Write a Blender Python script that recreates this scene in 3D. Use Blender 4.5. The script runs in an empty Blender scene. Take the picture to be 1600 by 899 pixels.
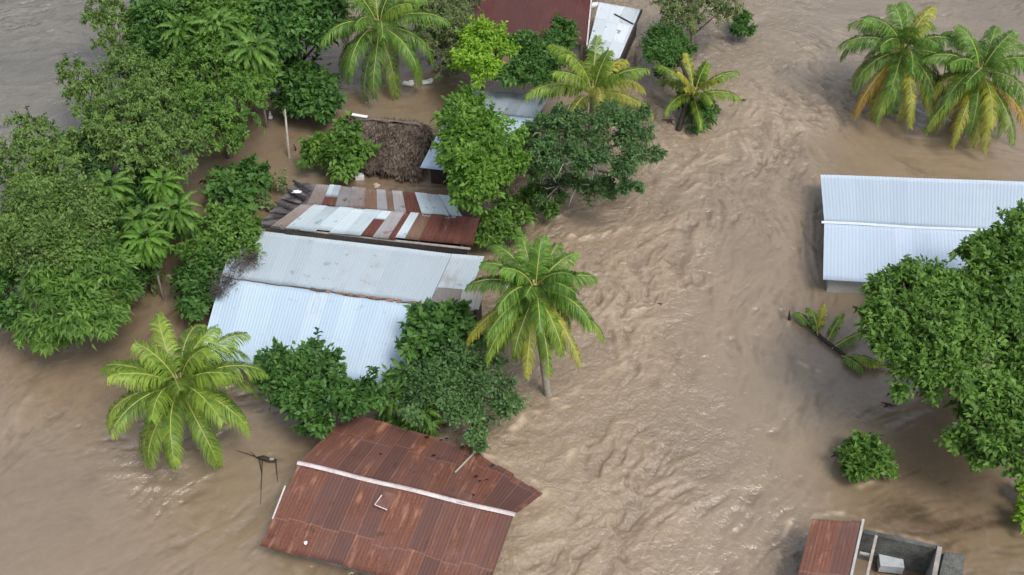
import bpy, math, random
import numpy as np
from mathutils import Vector
R = math.radians
random.seed(7); rng = np.random.default_rng(11)
scene = bpy.context.scene
COL = scene.collection

# ------------------------------------------------------------------ camera
CAM_H, PITCH, F = 45.0, R(44.0), 1778.0          # F in pixels of a 1600 px wide frame
cam_d = bpy.data.cameras.new('camera'); cam = bpy.data.objects.new('camera', cam_d); COL.objects.link(cam)
cam.location = (0, 0, CAM_H); cam.rotation_euler = (R(90) - PITCH, 0, 0)
cam_d.sensor_width = 36.0; cam_d.lens = 36.0 * F / 1600.0; cam_d.clip_end = 6000; cam_d.clip_start = 0.5
scene.camera = cam
# ------------------------------------------------------------------ world, sun, exposure
SUN_EL, SUN_AZ = R(58), R(140)                   # azimuth clockwise from +Y
w = bpy.data.worlds.new('World'); scene.world = w; w.use_nodes = True
nt = w.node_tree; bg = nt.nodes['Background']
sky = nt.nodes.new('ShaderNodeTexSky'); sky.sky_type = 'NISHITA'; sky.sun_disc = False
sky.sun_elevation = SUN_EL; sky.sun_rotation = SUN_AZ; sky.air_density = 1.0; sky.dust_density = 4.0; sky.ozone_density = 1.0
hs = nt.nodes.new('ShaderNodeHueSaturation'); hs.inputs['Saturation'].default_value = 0.50
nt.links.new(sky.outputs[0], hs.inputs['Color'])
wtc = nt.nodes.new('ShaderNodeTexCoord'); wnz = nt.nodes.new('ShaderNodeTexNoise'); wnz.inputs['Scale'].default_value = 3.5; wnz.inputs['Detail'].default_value = 5
nt.links.new(wtc.outputs['Generated'], wnz.inputs['Vector'])
wmr = nt.nodes.new('ShaderNodeMapRange'); wmr.inputs[1].default_value = .35; wmr.inputs[2].default_value = .65; wmr.inputs[3].default_value = .5; wmr.inputs[4].default_value = 1.5
nt.links.new(wnz.outputs['Fac'], wmr.inputs[0]); wvm = nt.nodes.new('ShaderNodeVectorMath'); wvm.operation = 'SCALE'
nt.links.new(hs.outputs[0], wvm.inputs[0]); nt.links.new(wmr.outputs[0], wvm.inputs['Scale']); nt.links.new(wvm.outputs[0], bg.inputs[0])
bg.inputs[1].default_value = 0.15
sd = bpy.data.lights.new('sun', 'SUN'); so = bpy.data.objects.new('sun', sd); COL.objects.link(so)
sd.energy = 1.5; sd.angle = R(18); sd.color = (1.0, 0.96, 0.9)
dv = Vector((math.sin(SUN_AZ) * math.cos(SUN_EL), math.cos(SUN_AZ) * math.cos(SUN_EL), math.sin(SUN_EL)))
so.rotation_euler = dv.to_track_quat('Z', 'Y').to_euler()
so.location = (0, 0, 80)
scene.view_settings.view_transform = 'Standard'; scene.view_settings.look = 'None'
scene.view_settings.exposure = 0.22; scene.view_settings.gamma = 1.0
scene.render.engine = 'CYCLES'
scene.cycles.use_denoising = True; scene.cycles.max_bounces = 6; scene.cycles.transparent_max_bounces = 4

# ------------------------------------------------------------------ helpers
SP, CP = math.sin(PITCH), math.cos(PITCH)
def W(px, py, z=0.0):
    """the point at height z that the photograph shows at pixel (px, py) of its 1600 x 899 frame"""
    u, v = px - 800.0, py - 449.5
    d = Vector((u, -v * SP + F * CP, -v * CP - F * SP))
    t = (z - CAM_H) / d.z
    return Vector((d.x * t, d.y * t, z))
def ppm(px, py, z=0.0):
    """pixels (of 1600) per metre at that point"""
    p = W(px, py, z); zc = p.y * CP + (CAM_H - z) * SP
    return F / zc

def link(name, me, mat=None, parent=None, label=None, cat=None, group=None, kind=None, loc=None):
    o = bpy.data.objects.new(name, me); COL.objects.link(o)
    if mat: me.materials.append(mat)
    if parent: o.parent = parent
    if loc is not None: o.location = loc
    if label: o['label'] = label
    if cat: o['category'] = cat
    if group: o['group'] = group
    if kind: o['kind'] = kind
    return o
def thing(name, label, cat, loc=(0, 0, 0), group=None):
    return link(name, None, None, None, label, cat, group, loc=loc)

def np_mesh(name, verts, faces, tint=None, uv=None, smooth=False):
    """verts (n,3); faces (m,k) all of the same size k, or list of lists"""
    me = bpy.data.meshes.new(name)
    verts = np.asarray(verts, dtype=np.float32)
    if isinstance(faces, np.ndarray):
        m, k = faces.shape
        me.vertices.add(len(verts)); me.vertices.foreach_set('co', verts.ravel())
        me.loops.add(m * k); me.loops.foreach_set('vertex_index', faces.astype(np.int32).ravel())
        me.polygons.add(m); me.polygons.foreach_set('loop_start', np.arange(0, m * k, k, dtype=np.int32))
        me.update(calc_edges=True)
    else:
        me.from_pydata([tuple(map(float, v)) for v in verts], [], faces); me.update()
    if tint is not None:
        a = me.attributes.new('tint', 'FLOAT', 'FACE'); a.data.foreach_set('value', np.asarray(tint, dtype=np.float32))
    if uv is not None:
        l = me.uv_layers.new(name='UVMap'); vi = np.zeros(len(me.loops), dtype=np.int32)
        me.loops.foreach_get('vertex_index', vi); l.data.foreach_set('uv', np.asarray(uv, dtype=np.float32)[vi].ravel())
    if smooth: me.polygons.foreach_set('use_smooth', np.ones(len(me.polygons), dtype=bool))
    return me

class MB:
    def __init__(s): s.v = []; s.f = []
    def add(s, vs, fs):
        b = len(s.v); s.v += [tuple(v) for v in vs]; s.f += [[i + b for i in f] for f in fs]
    def box(s, c, sx, sy, sz, rot=0.0):
        ca, sa = math.cos(rot), math.sin(rot); vs = []
        for z in (-.5, .5):
            for x, y in ((-.5, -.5), (.5, -.5), (.5, .5), (-.5, .5)):
                X, Y = x * sx, y * sy
                vs.append((c[0] + X * ca - Y * sa, c[1] + X * sa + Y * ca, c[2] + z * sz))
        s.add(vs, [[3, 2, 1, 0], [4, 5, 6, 7], [0, 1, 5, 4], [1, 2, 6, 5], [2, 3, 7, 6], [3, 0, 4, 7]])
    def bar(s, a, b, w_, h_, up=Vector((0, 0, 1))):
        a, b = Vector(a), Vector(b); d = (b - a).normalized(); x = d.cross(up).normalized(); y = x.cross(d).normalized()
        vs = []
        for p in (a, b):
            for i, j in ((-1, -1), (1, -1), (1, 1), (-1, 1)): vs.append(p + x * (i * w_ / 2) + y * (j * h_ / 2))
        s.add(vs, [[0, 1, 2, 3], [7, 6, 5, 4], [4, 5, 1, 0], [5, 6, 2, 1], [6, 7, 3, 2], [7, 4, 0, 3]])
    def tube(s, pts, rads, n=8):
        pts = [Vector(p) for p in pts]; rings = []
        for i, p in enumerate(pts):
            d = (pts[min(i + 1, len(pts) - 1)] - pts[max(i - 1, 0)]).normalized()
            ref = Vector((1, 0, 0)) if abs(d.x) < .8 else Vector((0, 1, 0))
            x = d.cross(ref).normalized(); y = d.cross(x)
            rings.append([p + (x * math.cos(2 * math.pi * k / n) + y * math.sin(2 * math.pi * k / n)) * rads[i] for k in range(n)])
        fs = []
        for i in range(len(pts) - 1):
            for k in range(n): fs.append([i * n + k, i * n + (k + 1) % n, (i + 1) * n + (k + 1) % n, (i + 1) * n + k])
        fs.append(list(range(n))[::-1]); fs.append([(len(pts) - 1) * n + k for k in range(n)])
        s.add([v for r in rings for v in r], fs)
    def blob(s, c, r, seed=0, n=10, m=6, squash=(1, 1, 1), rough=.15):
        rr = random.Random(seed); vs = [(c[0], c[1], c[2] + r * squash[2])]; fs = []
        for i in range(1, m):
            for k in range(n):
                a, b = math.pi * i / m, 2 * math.pi * k / n; q = r * (1 + rr.uniform(-rough, rough))
                vs.append((c[0] + q * squash[0] * math.sin(a) * math.cos(b), c[1] + q * squash[1] * math.sin(a) * math.sin(b), c[2] + q * squash[2] * math.cos(a)))
        vs.append((c[0], c[1], c[2] - r * squash[2])); L = len(vs) - 1
        for k in range(n): fs.append([0, 1 + k, 1 + (k + 1) % n])
        for i in range(m - 2):
            for k in range(n): fs.append([1 + i * n + k, 1 + (i + 1) * n + k, 1 + (i + 1) * n + (k + 1) % n, 1 + i * n + (k + 1) % n])
        for k in range(n): fs.append([L, 1 + (m - 2) * n + (k + 1) % n, 1 + (m - 2) * n + k])
        s.add(vs, fs)
    def build(s, name, mat, parent=None, smooth=False, **kw):
        me = bpy.data.meshes.new(name); me.from_pydata([tuple(v) for v in s.v], [], s.f); me.update()
        if smooth: me.polygons.foreach_set('use_smooth', np.ones(len(me.polygons), dtype=bool))
        return link(name, me, mat, parent, **kw)

# ------------------------------------------------------------------ materials
class NT:
    def __init__(s, name):
        s.m = bpy.data.materials.new(name); s.m.use_nodes = True; s.t = s.m.node_tree
        s.b = s.t.nodes['Principled BSDF']; s.out = s.t.nodes['Material Output']
    def n(s, typ, **kw):
        nd = s.t.nodes.new(typ)
        for k, v in kw.items():
            if k.startswith('i_'): nd.inputs[k[2:].replace('_', ' ')].default_value = v
            else: setattr(nd, k, v)
        return nd
    def l(s, a, b): s.t.links.new(a, b)
    def val(s, sock, v):
        if hasattr(v, 'links') or isinstance(v, bpy.types.NodeSocket): s.l(v, sock)
        else: sock.default_value = v
    def math(s, op, a, b=0.0, c=None, clamp=False):
        nd = s.n('ShaderNodeMath', operation=op, use_clamp=clamp); s.val(nd.inputs[0], a); s.val(nd.inputs[1], b)
        if c is not None: s.val(nd.inputs[2], c)
        return nd.outputs[0]
    def mix(s, f, a, b, blend='MIX'):
        nd = s.n('ShaderNodeMix', data_type='RGBA', blend_type=blend)
        s.val(nd.inputs[0], f)
        for sock, v in ((nd.inputs[6], a), (nd.inputs[7], b)):
            if isinstance(v, tuple): v = (*v[:3], 1.0)
            s.val(sock, v)
        return nd.outputs[2]
    def noise(s, vec, scale, detail=4, rough=.55, dist=0.0):
        nd = s.n('ShaderNodeTexNoise'); nd.inputs['Scale'].default_value = scale; nd.inputs['Detail'].default_value = detail
        nd.inputs['Roughness'].default_value = rough; nd.inputs['Distortion'].default_value = dist
        if vec is not None: s.l(vec, nd.inputs['Vector'])
        return nd.outputs['Fac']
    def ramp(s, f, lo, hi):
        nd = s.n('ShaderNodeMapRange', interpolation_type='SMOOTHSTEP'); s.val(nd.inputs[0], f)
        nd.inputs[1].default_value = lo; nd.inputs[2].default_value = hi; return nd.outputs[0]
    def scale(s, vec, x, y, z=1.0, off=(0, 0, 0)):
        nd = s.n('ShaderNodeMapping'); nd.inputs['Scale'].default_value = (x, y, z); nd.inputs['Location'].default_value = off
        s.l(vec, nd.inputs['Vector']); return nd.outputs[0]
    def bump(s, h, strength=.3, dist=.02):
        nd = s.n('ShaderNodeBump'); nd.inputs['Strength'].default_value = strength; nd.inputs['Distance'].default_value = dist
        s.l(h, nd.inputs['Height']); s.l(nd.outputs[0], s.b.inputs['Normal'])

def plain(name, c, rough=.8, var=.25, scale=3.0, metal=0.0, spec=.3, bump=.3):
    t = NT(name); geo = t.n('ShaderNodeTexCoord').outputs['Object']
    n1 = t.noise(geo, scale, 5); n2 = t.noise(geo, scale * 7, 3)
    f = t.math('ADD', t.math('MULTIPLY', n1, .65), t.math('MULTIPLY', n2, .35))
    a = tuple(x * (1 - var) for x in c); b = tuple(min(1, x * (1 + var)) for x in c)
    t.l(t.mix(t.ramp(f, .3, .7), a, b), t.b.inputs['Base Color'])
    t.b.inputs['Roughness'].default_value = rough; t.b.inputs['Metallic'].default_value = metal
    t.b.inputs['Specular IOR Level'].default_value = spec
    if bump: t.bump(n2, bump, .02)
    return t.m

def leafmat(name, dark, light, trans=.42, rough=.5, spec=.35):
    t = NT(name); at = t.n('ShaderNodeAttribute', attribute_name='tint').outputs['Fac']
    geo = t.n('ShaderNodeTexCoord').outputs['Object']
    nz = t.noise(geo, .55, 3)
    f = t.math('ADD', t.math('MULTIPLY', at, .72), t.math('MULTIPLY', t.ramp(nz, .3, .7), .28), clamp=True)
    c = t.mix(f, dark, light); t.l(c, t.b.inputs['Base Color'])
    t.b.inputs['Roughness'].default_value = rough; t.b.inputs['Specular IOR Level'].default_value = spec
    tr = t.n('ShaderNodeBsdfTranslucent'); t.l(c, tr.inputs[0])
    mx = t.n('ShaderNodeMixShader'); mx.inputs[0].default_value = trans
    t.l(t.b.outputs[0], mx.inputs[1]); t.l(tr.outputs[0], mx.inputs[2]); t.l(mx.outputs[0], t.out.inputs[0])
    return t.m

def sheetmat(name, metal, metal2, rusts, amt=.5, sheet=.85, length=2.4, rough=.5, seam=.5, streak=1.0, spec=.4, dark=None, dark_amt=.0, svar=.16, hot=.58, seamc=None):
    """corrugated sheet: UV in metres, u along the eave, v down the slope"""
    t = NT(name); uv = t.n('ShaderNodeUVMap').outputs[0]
    sp = t.n('ShaderNodeSeparateXYZ'); t.l(uv, sp.inputs[0]); u, v = sp.outputs[0], sp.outputs[1]
    su = t.math('DIVIDE', u, sheet)
    iu = t.math('FLOOR', su)
    wn1 = t.n('ShaderNodeTexWhiteNoise', noise_dimensions='1D'); t.l(iu, wn1.inputs['W'])
    sv = t.math('ADD', t.math('DIVIDE', v, length), t.math('MULTIPLY', wn1.outputs['Value'], .12)); iv = t.math('FLOOR', sv)
    cb = t.n('ShaderNodeCombineXYZ'); t.l(iu, cb.inputs[0]); t.l(iv, cb.inputs[1])
    wn = t.n('ShaderNodeTexWhiteNoise', noise_dimensions='3D'); t.l(cb.outputs[0], wn.inputs['Vector'])
    rnd = wn.outputs['Value']
    big = t.noise(uv, .5, 4); st = t.noise(t.scale(uv, 5.0 * streak, .45), 1.6, 5, .6); fine = t.noise(uv, 9.0, 4, .6)
    m = t.mix(t.math('ADD', t.math('MULTIPLY', st, .6), t.math('MULTIPLY', rnd, .4)), metal, metal2)
    r = t.mix(t.ramp(t.math('ADD', t.math('MULTIPLY', st, .5), t.math('MULTIPLY', fine, .5)), .35, .65), rusts[0], rusts[1])
    s = t.math('ADD', t.math('MULTIPLY', big, .45), t.math('ADD', t.math('MULTIPLY', st, .35), t.math('ADD', t.math('MULTIPLY', fine, .15), t.math('MULTIPLY', t.math('SUBTRACT', rnd, .5), .22))))
    mask = t.ramp(s, .75 - .62 * amt - .10, .75 - .62 * amt + .10)
    c = t.mix(mask, m, r)
    if len(rusts) > 2:
        c = t.mix(t.math('MULTIPLY', t.ramp(t.noise(t.scale(uv, 2.2, .5, off=(3, 1, 0)), 1.1, 5, .6), hot, hot + .16), mask), c, rusts[2])
    # per sheet brightness, seams, overlaps
    c = t.mix(1.0, c, t.mix(rnd, (1 - svar,) * 3, (1 + svar * .7,) * 3), 'MULTIPLY')
    fu = t.math('FRACT', su); fv = t.math('FRACT', sv)
    eu = t.math('SUBTRACT', 1.0, t.ramp(fu, .0, .05)); ev = t.math('SUBTRACT', 1.0, t.ramp(fv, .0, .03))
    sm = t.math('MULTIPLY', t.math('MAXIMUM', eu, ev), seam)
    c = t.mix(sm, c, seamc or tuple(x * .5 for x in rusts[0]))
    if dark is not None:
        c = t.mix(t.math('MULTIPLY', t.ramp(t.noise(t.scale(uv, 1, 1, off=(7, 2, 0)), 1.3, 6, .65), .60, .66), dark_amt), c, dark)
    t.l(c, t.b.inputs['Base Color']); t.b.inputs['Roughness'].default_value = rough
    t.b.inputs['Specular IOR Level'].default_value = spec
    t.bump(fine, .15, .01)
    return t.m

BARK = plain('bark', (.17, .14, .11), .9, .4, 2.5)
PALMBARK = plain('palm_bark', (.30, .27, .23), .9, .3, 2.5)
GREYWOOD = plain('grey_wood', (.36, .33, .29), .9, .25, 4)
DARKWOOD = plain('dark_wood', (.05, .04, .035), .9, .3, 4)
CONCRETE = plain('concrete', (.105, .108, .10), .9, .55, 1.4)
BLOCK = plain('block_wall', (.24, .23, .21), .9, .3, 1.2)
WHITEWALL = plain('white_wall', (.42, .43, .42), .85, .2, 1.2)
DARKVOID = plain('dark_opening', (.012, .012, .014), .9, .2, 2)
WHITEP = plain('white_plastic', (.78, .80, .82), .5, .06, 3, bump=0)
PINKRIDGE = plain('ridge_metal', (.58, .52, .52), .5, .25, 1.5)
WHITERIDGE = plain('white_ridge', (.54, .62, .72), .5, .06, 2)
OLDTIN = plain('old_grey_tin', (.10, .092, .095), .75, .85, 1.6)
TAR = plain('tar_sheet', (.035, .033, .036), .8, .5, 3)
RUSTED = ((.108, .042, .030), (.180, .078, .050), (.30, .15, .10))
M_WHITE = sheetmat('white_metal_sheet', (.40, .52, .64), (.48, .61, .73), ((.22, .17, .14), (.42, .38, .35)), amt=.10, seam=.06, sheet=.9, length=30, rough=.6, dark=(.10, .10, .11), dark_amt=.2, svar=.03)
M_WHITE2 = sheetmat('weathered_white_sheet', (.40, .48, .54), (.49, .57, .63), ((.22, .19, .17), (.40, .38, .36)), amt=.22, seam=.10, sheet=.9, length=30, rough=.6, dark=(.13, .13, .13), dark_amt=.4, svar=.03)
M_BLUE = sheetmat('blue_white_sheet', (.41, .50, .62), (.46, .55, .67), ((.35, .42, .48), (.42, .5, .56)), amt=.05, seam=.04, sheet=1.0, length=40, rough=.6, svar=.03)
M_GREYBLUE = sheetmat('grey_blue_sheet', (.30, .36, .42), (.40, .46, .52), ((.20, .19, .18), (.28, .27, .26)), amt=.15, seam=.12, rough=.5, length=40)
M_RED = sheetmat('rusty_red_sheet', (.126, .062, .052), (.180, .094, .080), RUSTED, amt=.45, sheet=.82, length=2.9, rough=.68, seam=.45, hot=.52, seamc=(.30, .19, .16), svar=.20, spec=.25, dark=(.05, .035, .03), dark_amt=.5)
M_DARKRED = sheetmat('dark_red_sheet', (.095, .042, .040), (.12, .055, .05), ((.07, .02, .02), (.10, .04, .035)), amt=.4, rough=.6, seam=.2, spec=.2)
M_PATCH = {
 'pale': sheetmat('pale_sheet', (.40, .49, .54), (.55, .63, .68), ((.26, .20, .17), (.36, .32, .29)), amt=.14, seam=.25, length=40, rough=.5, dark=(.12, .12, .12), dark_amt=.5),
 'grey': sheetmat('grey_sheet', (.24, .23, .24), (.36, .36, .37), ((.15, .11, .09), (.25, .20, .175)), amt=.50, seam=.25, length=40, rough=.6, dark=(.07, .06, .06), dark_amt=.8),
 'pink': sheetmat('pinkish_sheet', (.29, .29, .31), (.38, .38, .40), ((.24, .15, .12), (.31, .23, .20)), amt=.40, seam=.25, length=40, rough=.6, dark=(.1, .08, .07), dark_amt=.6),
 'rust': sheetmat('rust_sheet', (.13, .055, .045), (.17, .08, .065), ((.09, .034, .028), (.15, .062, .045), (.25, .14, .10)), amt=.6, seam=.4, length=40, rough=.7, spec=.2),
 'tan': sheetmat('tan_sheet', (.20, .15, .11), (.27, .22, .17), ((.13, .07, .05), (.21, .14, .10)), amt=.5, seam=.4, length=40, rough=.7, spec=.2),
 'black': sheetmat('blackened_sheet', (.05, .04, .045), (.09, .07, .07), ((.05, .025, .02), (.08, .04, .035)), amt=.4, seam=.3, length=40, rough=.7, spec=.2)}

# ------------------------------------------------------------------ the flood water
def dense_axis(lo, hi, step, far, n_out):
    mid = np.arange(lo, hi + step / 2, step)
    g = step * np.geomspace(1.5, 1, 1)[0]
    k = np.geomspace(step * 1.5, far, n_out)
    return np.concatenate([lo - k[::-1], mid, hi + k])
STEP = 0.085
xs = dense_axis(-47, 47, STEP, 1500, 40); ys = dense_axis(22, 94, STEP, 1500, 40)
nx0, ny0 = 40, 40; NX, NY = len(xs) - 80, len(ys) - 80
gx, gy = np.meshgrid(xs[nx0:nx0 + NX], ys[ny0:ny0 + NY])      # dense part (NY, NX)
def gauss(a, sig):
    fy = np.fft.fftfreq(a.shape[0])[:, None]; fx = np.fft.rfftfreq(a.shape[1])[None]
    return np.fft.irfft2(np.fft.rfft2(a) * np.exp(-2 * (math.pi * sig) ** 2 * (fx ** 2 + fy ** 2)), a.shape)
def nrm(a): return (a - a.mean()) / a.std()
ARROWS = [(120,40,10,62),(110,110,0,128),(60,170,-20,185),(230,20,160,30),(430,235,300,290),(650,165,520,175),(280,430,200,520),(560,150,430,190),
 (1150,40,1280,84),(1200,120,1290,165),(1250,205,1305,262),(1180,190,1200,290),(1150,140,1085,230),(1040,110,1010,180),(1060,250,900,330),(990,310,850,372),
 (1110,300,1000,420),(1160,350,1110,500),(1030,420,970,560),(950,380,915,480),(900,560,830,640),(960,600,905,720),(930,670,800,770),(830,645,778,690),
 (1060,560,1000,700),(980,720,925,860),(860,765,790,792),(900,820,820,890),(1170,500,1160,620),(1250,550,1190,680),(1200,760,1140,880),(1310,620,1240,720),
 (1450,660,1340,700),(1520,765,1400,800),(1000,850,955,899),(1330,60,1450,40),(1450,225,1580,240),(1550,10,1600,10),(1290,380,1250,480),(1350,500,1290,560),
 (420,705,300,725),(200,745,100,790),(320,790,200,860),(50,640,0,690),(380,790,300,850),(100,850,20,885),(150,600,60,640),(1560,840,1450,850)]
num_x = np.zeros_like(gx); num_y = np.zeros_like(gx)
for a in ARROWS:
    p, q = W(a[0], a[1]), W(a[2], a[3]); d = (q - p).normalized(); m = (p + q) / 2
    wt = 1.0 / (((gx - m.x) ** 2 + (gy - m.y) ** 2) + 3.0) ** 1.6
    num_x += wt * d.x; num_y += wt * d.y
ang = np.arctan2(num_y, num_x)
AMP = [(60,60,.75),(30,130,.75),(200,20,.6),(430,235,.12),(620,160,.1),(270,430,.14),(1200,60,.95),(1250,150,.95),(1100,240,1.0),(900,340,.9),(1000,420,1.0),
 (950,600,.9),(850,700,1.0),(820,780,1.0),(1050,750,.8),(1180,500,.5),(1200,330,.6),(1250,450,.35),(1300,600,.35),(1450,700,.12),(1400,800,.14),(1550,820,.14),
 (1400,230,.2),(1550,240,.2),(1450,20,.6),(60,620,.4),(60,780,.35),(250,745,.7),(350,820,.3),(180,860,.25),(420,760,.3),(930,860,.9),(1180,850,.5),(1330,500,.2)]
na = np.zeros_like(gx); da = np.zeros_like(gx)
for px, py, a in AMP:
    m = W(px, py); wt = 1.0 / (((gx - m.x) ** 2 + (gy - m.y) ** 2) + 2.0) ** 2; na += wt * a; da += wt
turb = na / da
ang = ang + (0.38 * nrm(gauss(rng.standard_normal(gx.shape), 20)) + .42 * nrm(gauss(rng.standard_normal(gx.shape), 7))) * (.25 + .75 * turb) * .85
dx, dy = np.cos(ang), np.sin(ang)
def lic(noise, n, step):
    acc = noise.copy(); iy0, ix0 = np.meshgrid(np.arange(NY, dtype=np.float32), np.arange(NX, dtype=np.float32), indexing='ij')
    for sg in (1, -1):
        X, Y = ix0.copy(), iy0.copy()
        for k in range(n):
            xi = np.clip(X, 0, NX - 1).astype(np.int32); yi = np.clip(Y, 0, NY - 1).astype(np.int32)
            X += sg * step * dx[yi, xi]; Y += sg * step * dy[yi, xi]
            xi = np.clip(np.rint(X), 0, NX - 1).astype(np.int32); yi = np.clip(np.rint(Y), 0, NY - 1).astype(np.int32)
            acc += noise[yi, xi] * (1 - k / n)
    return acc
fine = nrm(gauss(lic(gauss(rng.standard_normal(gx.shape), .9), 9, 1.0), .6))
mid_ = nrm(gauss(lic(gauss(rng.standard_normal(gx.shape), 2.4), 14, 1.6), 1.0))
big_ = nrm(gauss(lic(gauss(rng.standard_normal(gx.shape), 10), 14, 5.0), 4))
mid2 = nrm(gauss(lic(gauss(rng.standard_normal(gx.shape), 3.4), 14, 2.2), 1.6))
mott = nrm(gauss(rng.standard_normal(gx.shape), 1.7))
patchy = np.clip(.6 + .45 * nrm(gauss(rng.standard_normal(gx.shape), 16)), .12, 1.7)
warp = nrm(gauss(rng.standard_normal(gx.shape), 5))
crease = -np.abs(mid2 + .35 * warp); crease -= crease.mean(); crease2 = -np.abs(fine + .4 * mott); crease2 -= crease2.mean()
hgt = turb ** 1.1 * patchy * (.040 * crease + .042 * crease2)
hgt += turb ** 1.3 * (patchy * (.018 * fine + .020 * mott) + .026 * patchy * mid_ + .022 * mid2 + .022 * big_)
hgt += .003 * fine + .005 * mid_ + .003 * mott + .008 * mid2
foam = np.zeros_like(gx)
def ridge(pts, amp, width, froth=0.0, back=0.0):
    """a standing wave crest along a line of photograph points"""
    global hgt, foam
    P = [W(x, y) for x, y in pts]; best = np.full(gx.shape, 1e9); tt = np.zeros_like(gx); n = len(P) - 1
    for i in range(n):
        a, b = P[i], P[i + 1]; ex, ey = b.x - a.x, b.y - a.y; L2 = ex * ex + ey * ey
        s = np.clip(((gx - a.x) * ex + (gy - a.y) * ey) / L2, 0, 1)
        d = np.hypot(gx - a.x - s * ex, gy - a.y - s * ey); c = d < best; best = np.where(c, d, best); tt = np.where(c, (i + s) / n, tt)
    prof = np.exp(-(best / width) ** 2) - .45 * np.exp(-((best - 2.0 * width) / width) ** 2)
    fade = np.clip(np.minimum(tt, 1 - tt) * 5, 0.1, 1)
    wob = 1 + .35 * np.clip(mid_, -1.5, 1.5)
    hgt += amp * .6 * prof * fade * np.clip(wob + .5 * fine * .6, 0, 2)
    if froth: foam += 1.5 * froth * np.exp(-(best / (width * 1.1)) ** 2) * fade * np.clip(.25 + .55 * fine + .35 * mott, 0, 1.2)
ridge([(905,612),(862,628),(820,650),(778,690)], .13, .22, .75)
ridge([(1010,556),(930,590),(880,622)], .05, .2, .25)
ridge([(930,690),(880,715),(840,745),(800,765)], .12, .3, .35)
ridge([(1085,222),(1098,240),(1075,262),(1040,285)], .14, .22, .3)
ridge([(870,360),(905,372),(945,366),(990,352)], .10, .22, .5)
ridge([(860,345),(900,328),(940,322)], .08, .3, .3)
ridge([(1230,555),(1255,570),(1290,585)], .04, .12, .4)
ridge([(180,768),(240,758),(280,765),(320,745),(345,728)], .08, .2, .05)
ridge([(150,745),(200,738),(250,748)], .06, .2)
ridge([(800,790),(835,770),(880,760)], .18, .35, .1)
ridge([(790,840),(850,815),(900,806)], .14, .35, .15)
ridge([(790,880),(840,850),(890,846)], .12, .3, .15)
ridge([(960,690),(945,730),(915,790),(905,830)], .10, .3)
ridge([(1040,740),(1020,775),(980,800),(940,815)], .10, .25)
ridge([(1005,700),(1010,720),(985,745),(960,765)], .12, .22)
ridge([(0,690),(18,670),(40,630),(52,610)], .05, .25, .2)
ridge([(1260,95),(1290,118),(1300,150)], .09, .18, .1)
ridge([(1180,60),(1230,75),(1290,72)], .08, .2)
ridge([(1255,150),(1275,165),(1310,170)], .09, .16, .15)
ridge([(1262,210),(1285,240),(1303,262)], .10, .2, .1)
ridge([(985,490),(1005,478),(1030,470)], .05, .18, .8)
ridge([(875,485),(890,487),(905,484)], .03, .15, .6)
ridge([(1310,700),(1300,740),(1290,790)], .03, .14, .15)
ridge([(1272,300),(1268,350),(1270,400),(1282,440)], .05, .14, .25)
ridge([(1258,320),(1252,370),(1258,420)], .04, .14, .1)
ridge([(812,790),(840,776),(862,770)], .10, .16, .7)
ridge([(735,702),(790,728),(846,764)], .08, .16, .6)
ridge([(1060,212),(1080,214),(1110,200),(1140,185)], .08, .16, .5)
ridge([(1100,225),(1150,205),(1190,200)], .08, .18, .3)
ridge([(850,635),(875,640),(900,625)], .06, .12, .6)
ridge([(1380,210),(1430,216),(1480,222)], .03, .2, .1)
ridge([(1240,800),(1225,840),(1215,880)], .05, .14, .6)
ridge([(1262,806),(1300,800),(1350,806)], .04, .12, .5)
ridge([(1360,828),(1420,838),(1500,858)], .03, .10, .4)
ridge([(1318,700),(1322,735),(1345,758),(1380,750)], .04, .10, .5)
ridge([(1300,735),(1270,770),(1225,810)], .03, .16, .12)
ridge([(1392,750),(1350,790),(1300,800)], .02, .14, .1)
ridge([(690,668),(730,690),(775,700)], .04, .12, .5)
ridge([(400,855),(392,870),(380,890)], .04, .14, .3)
ridge([(405,830),(440,770),(460,730)], .03, .10, .25)
ridge([(250,560),(285,680),(330,650)], .02, .12, .0)
ridge([(815,330),(850,338),(880,335),(940,318)], .06, .14, .5)
ridge([(1240,490),(1232,505),(1225,530)], .03, .10, .3)
ridge([(1320,752),(1350,764),(1390,758)], .03, .12, .3)
ridge([(600,300),(660,292),(720,300)], .02, .12, .2)
ridge([(400,860),(440,880),(480,896)], .04, .12, .25)
ridge([(1010,170),(1020,190),(1040,205)], .06, .14, .3)
foam += np.clip(turb - .6, 0, 1) * 1.1 * np.clip(mid_ * .5 + fine * .6 - 1.05, 0, 1)
hgt = np.clip(hgt, -.35, .4)
taper = np.clip(np.minimum.reduce([gx + 47, 47 - gx, gy - 22, 94 - gy]) / 3, 0, 1)
H = np.zeros((len(ys), len(xs))); H[ny0:ny0 + NY, nx0:nx0 + NX] = hgt * taper
FO = np.zeros_like(H); FO[ny0:ny0 + NY, nx0:nx0 + NX] = np.clip(foam, 0, 1)
SE = np.full_like(H, .5); SE[ny0:ny0 + NY, nx0:nx0 + NX] = np.clip(.5 + (.10 * mid_ + .13 * fine + .14 * mid2 + .34 * crease2 + .22 * crease) * np.clip(.15 + turb * patchy, 0, 1.1) + .08 * big_, 0, 1)
def idw(lst, soft=6.0):   # lst: (px, py, value) tone values set at chosen spots
    a = np.zeros_like(gx); b = np.zeros_like(gx)
    for px, py, v in lst:
        m = W(px, py); q = 1.0 / (((gx - m.x) ** 2 + (gy - m.y) ** 2) + soft) ** 2; a += q * v; b += q
    return a / b
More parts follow.
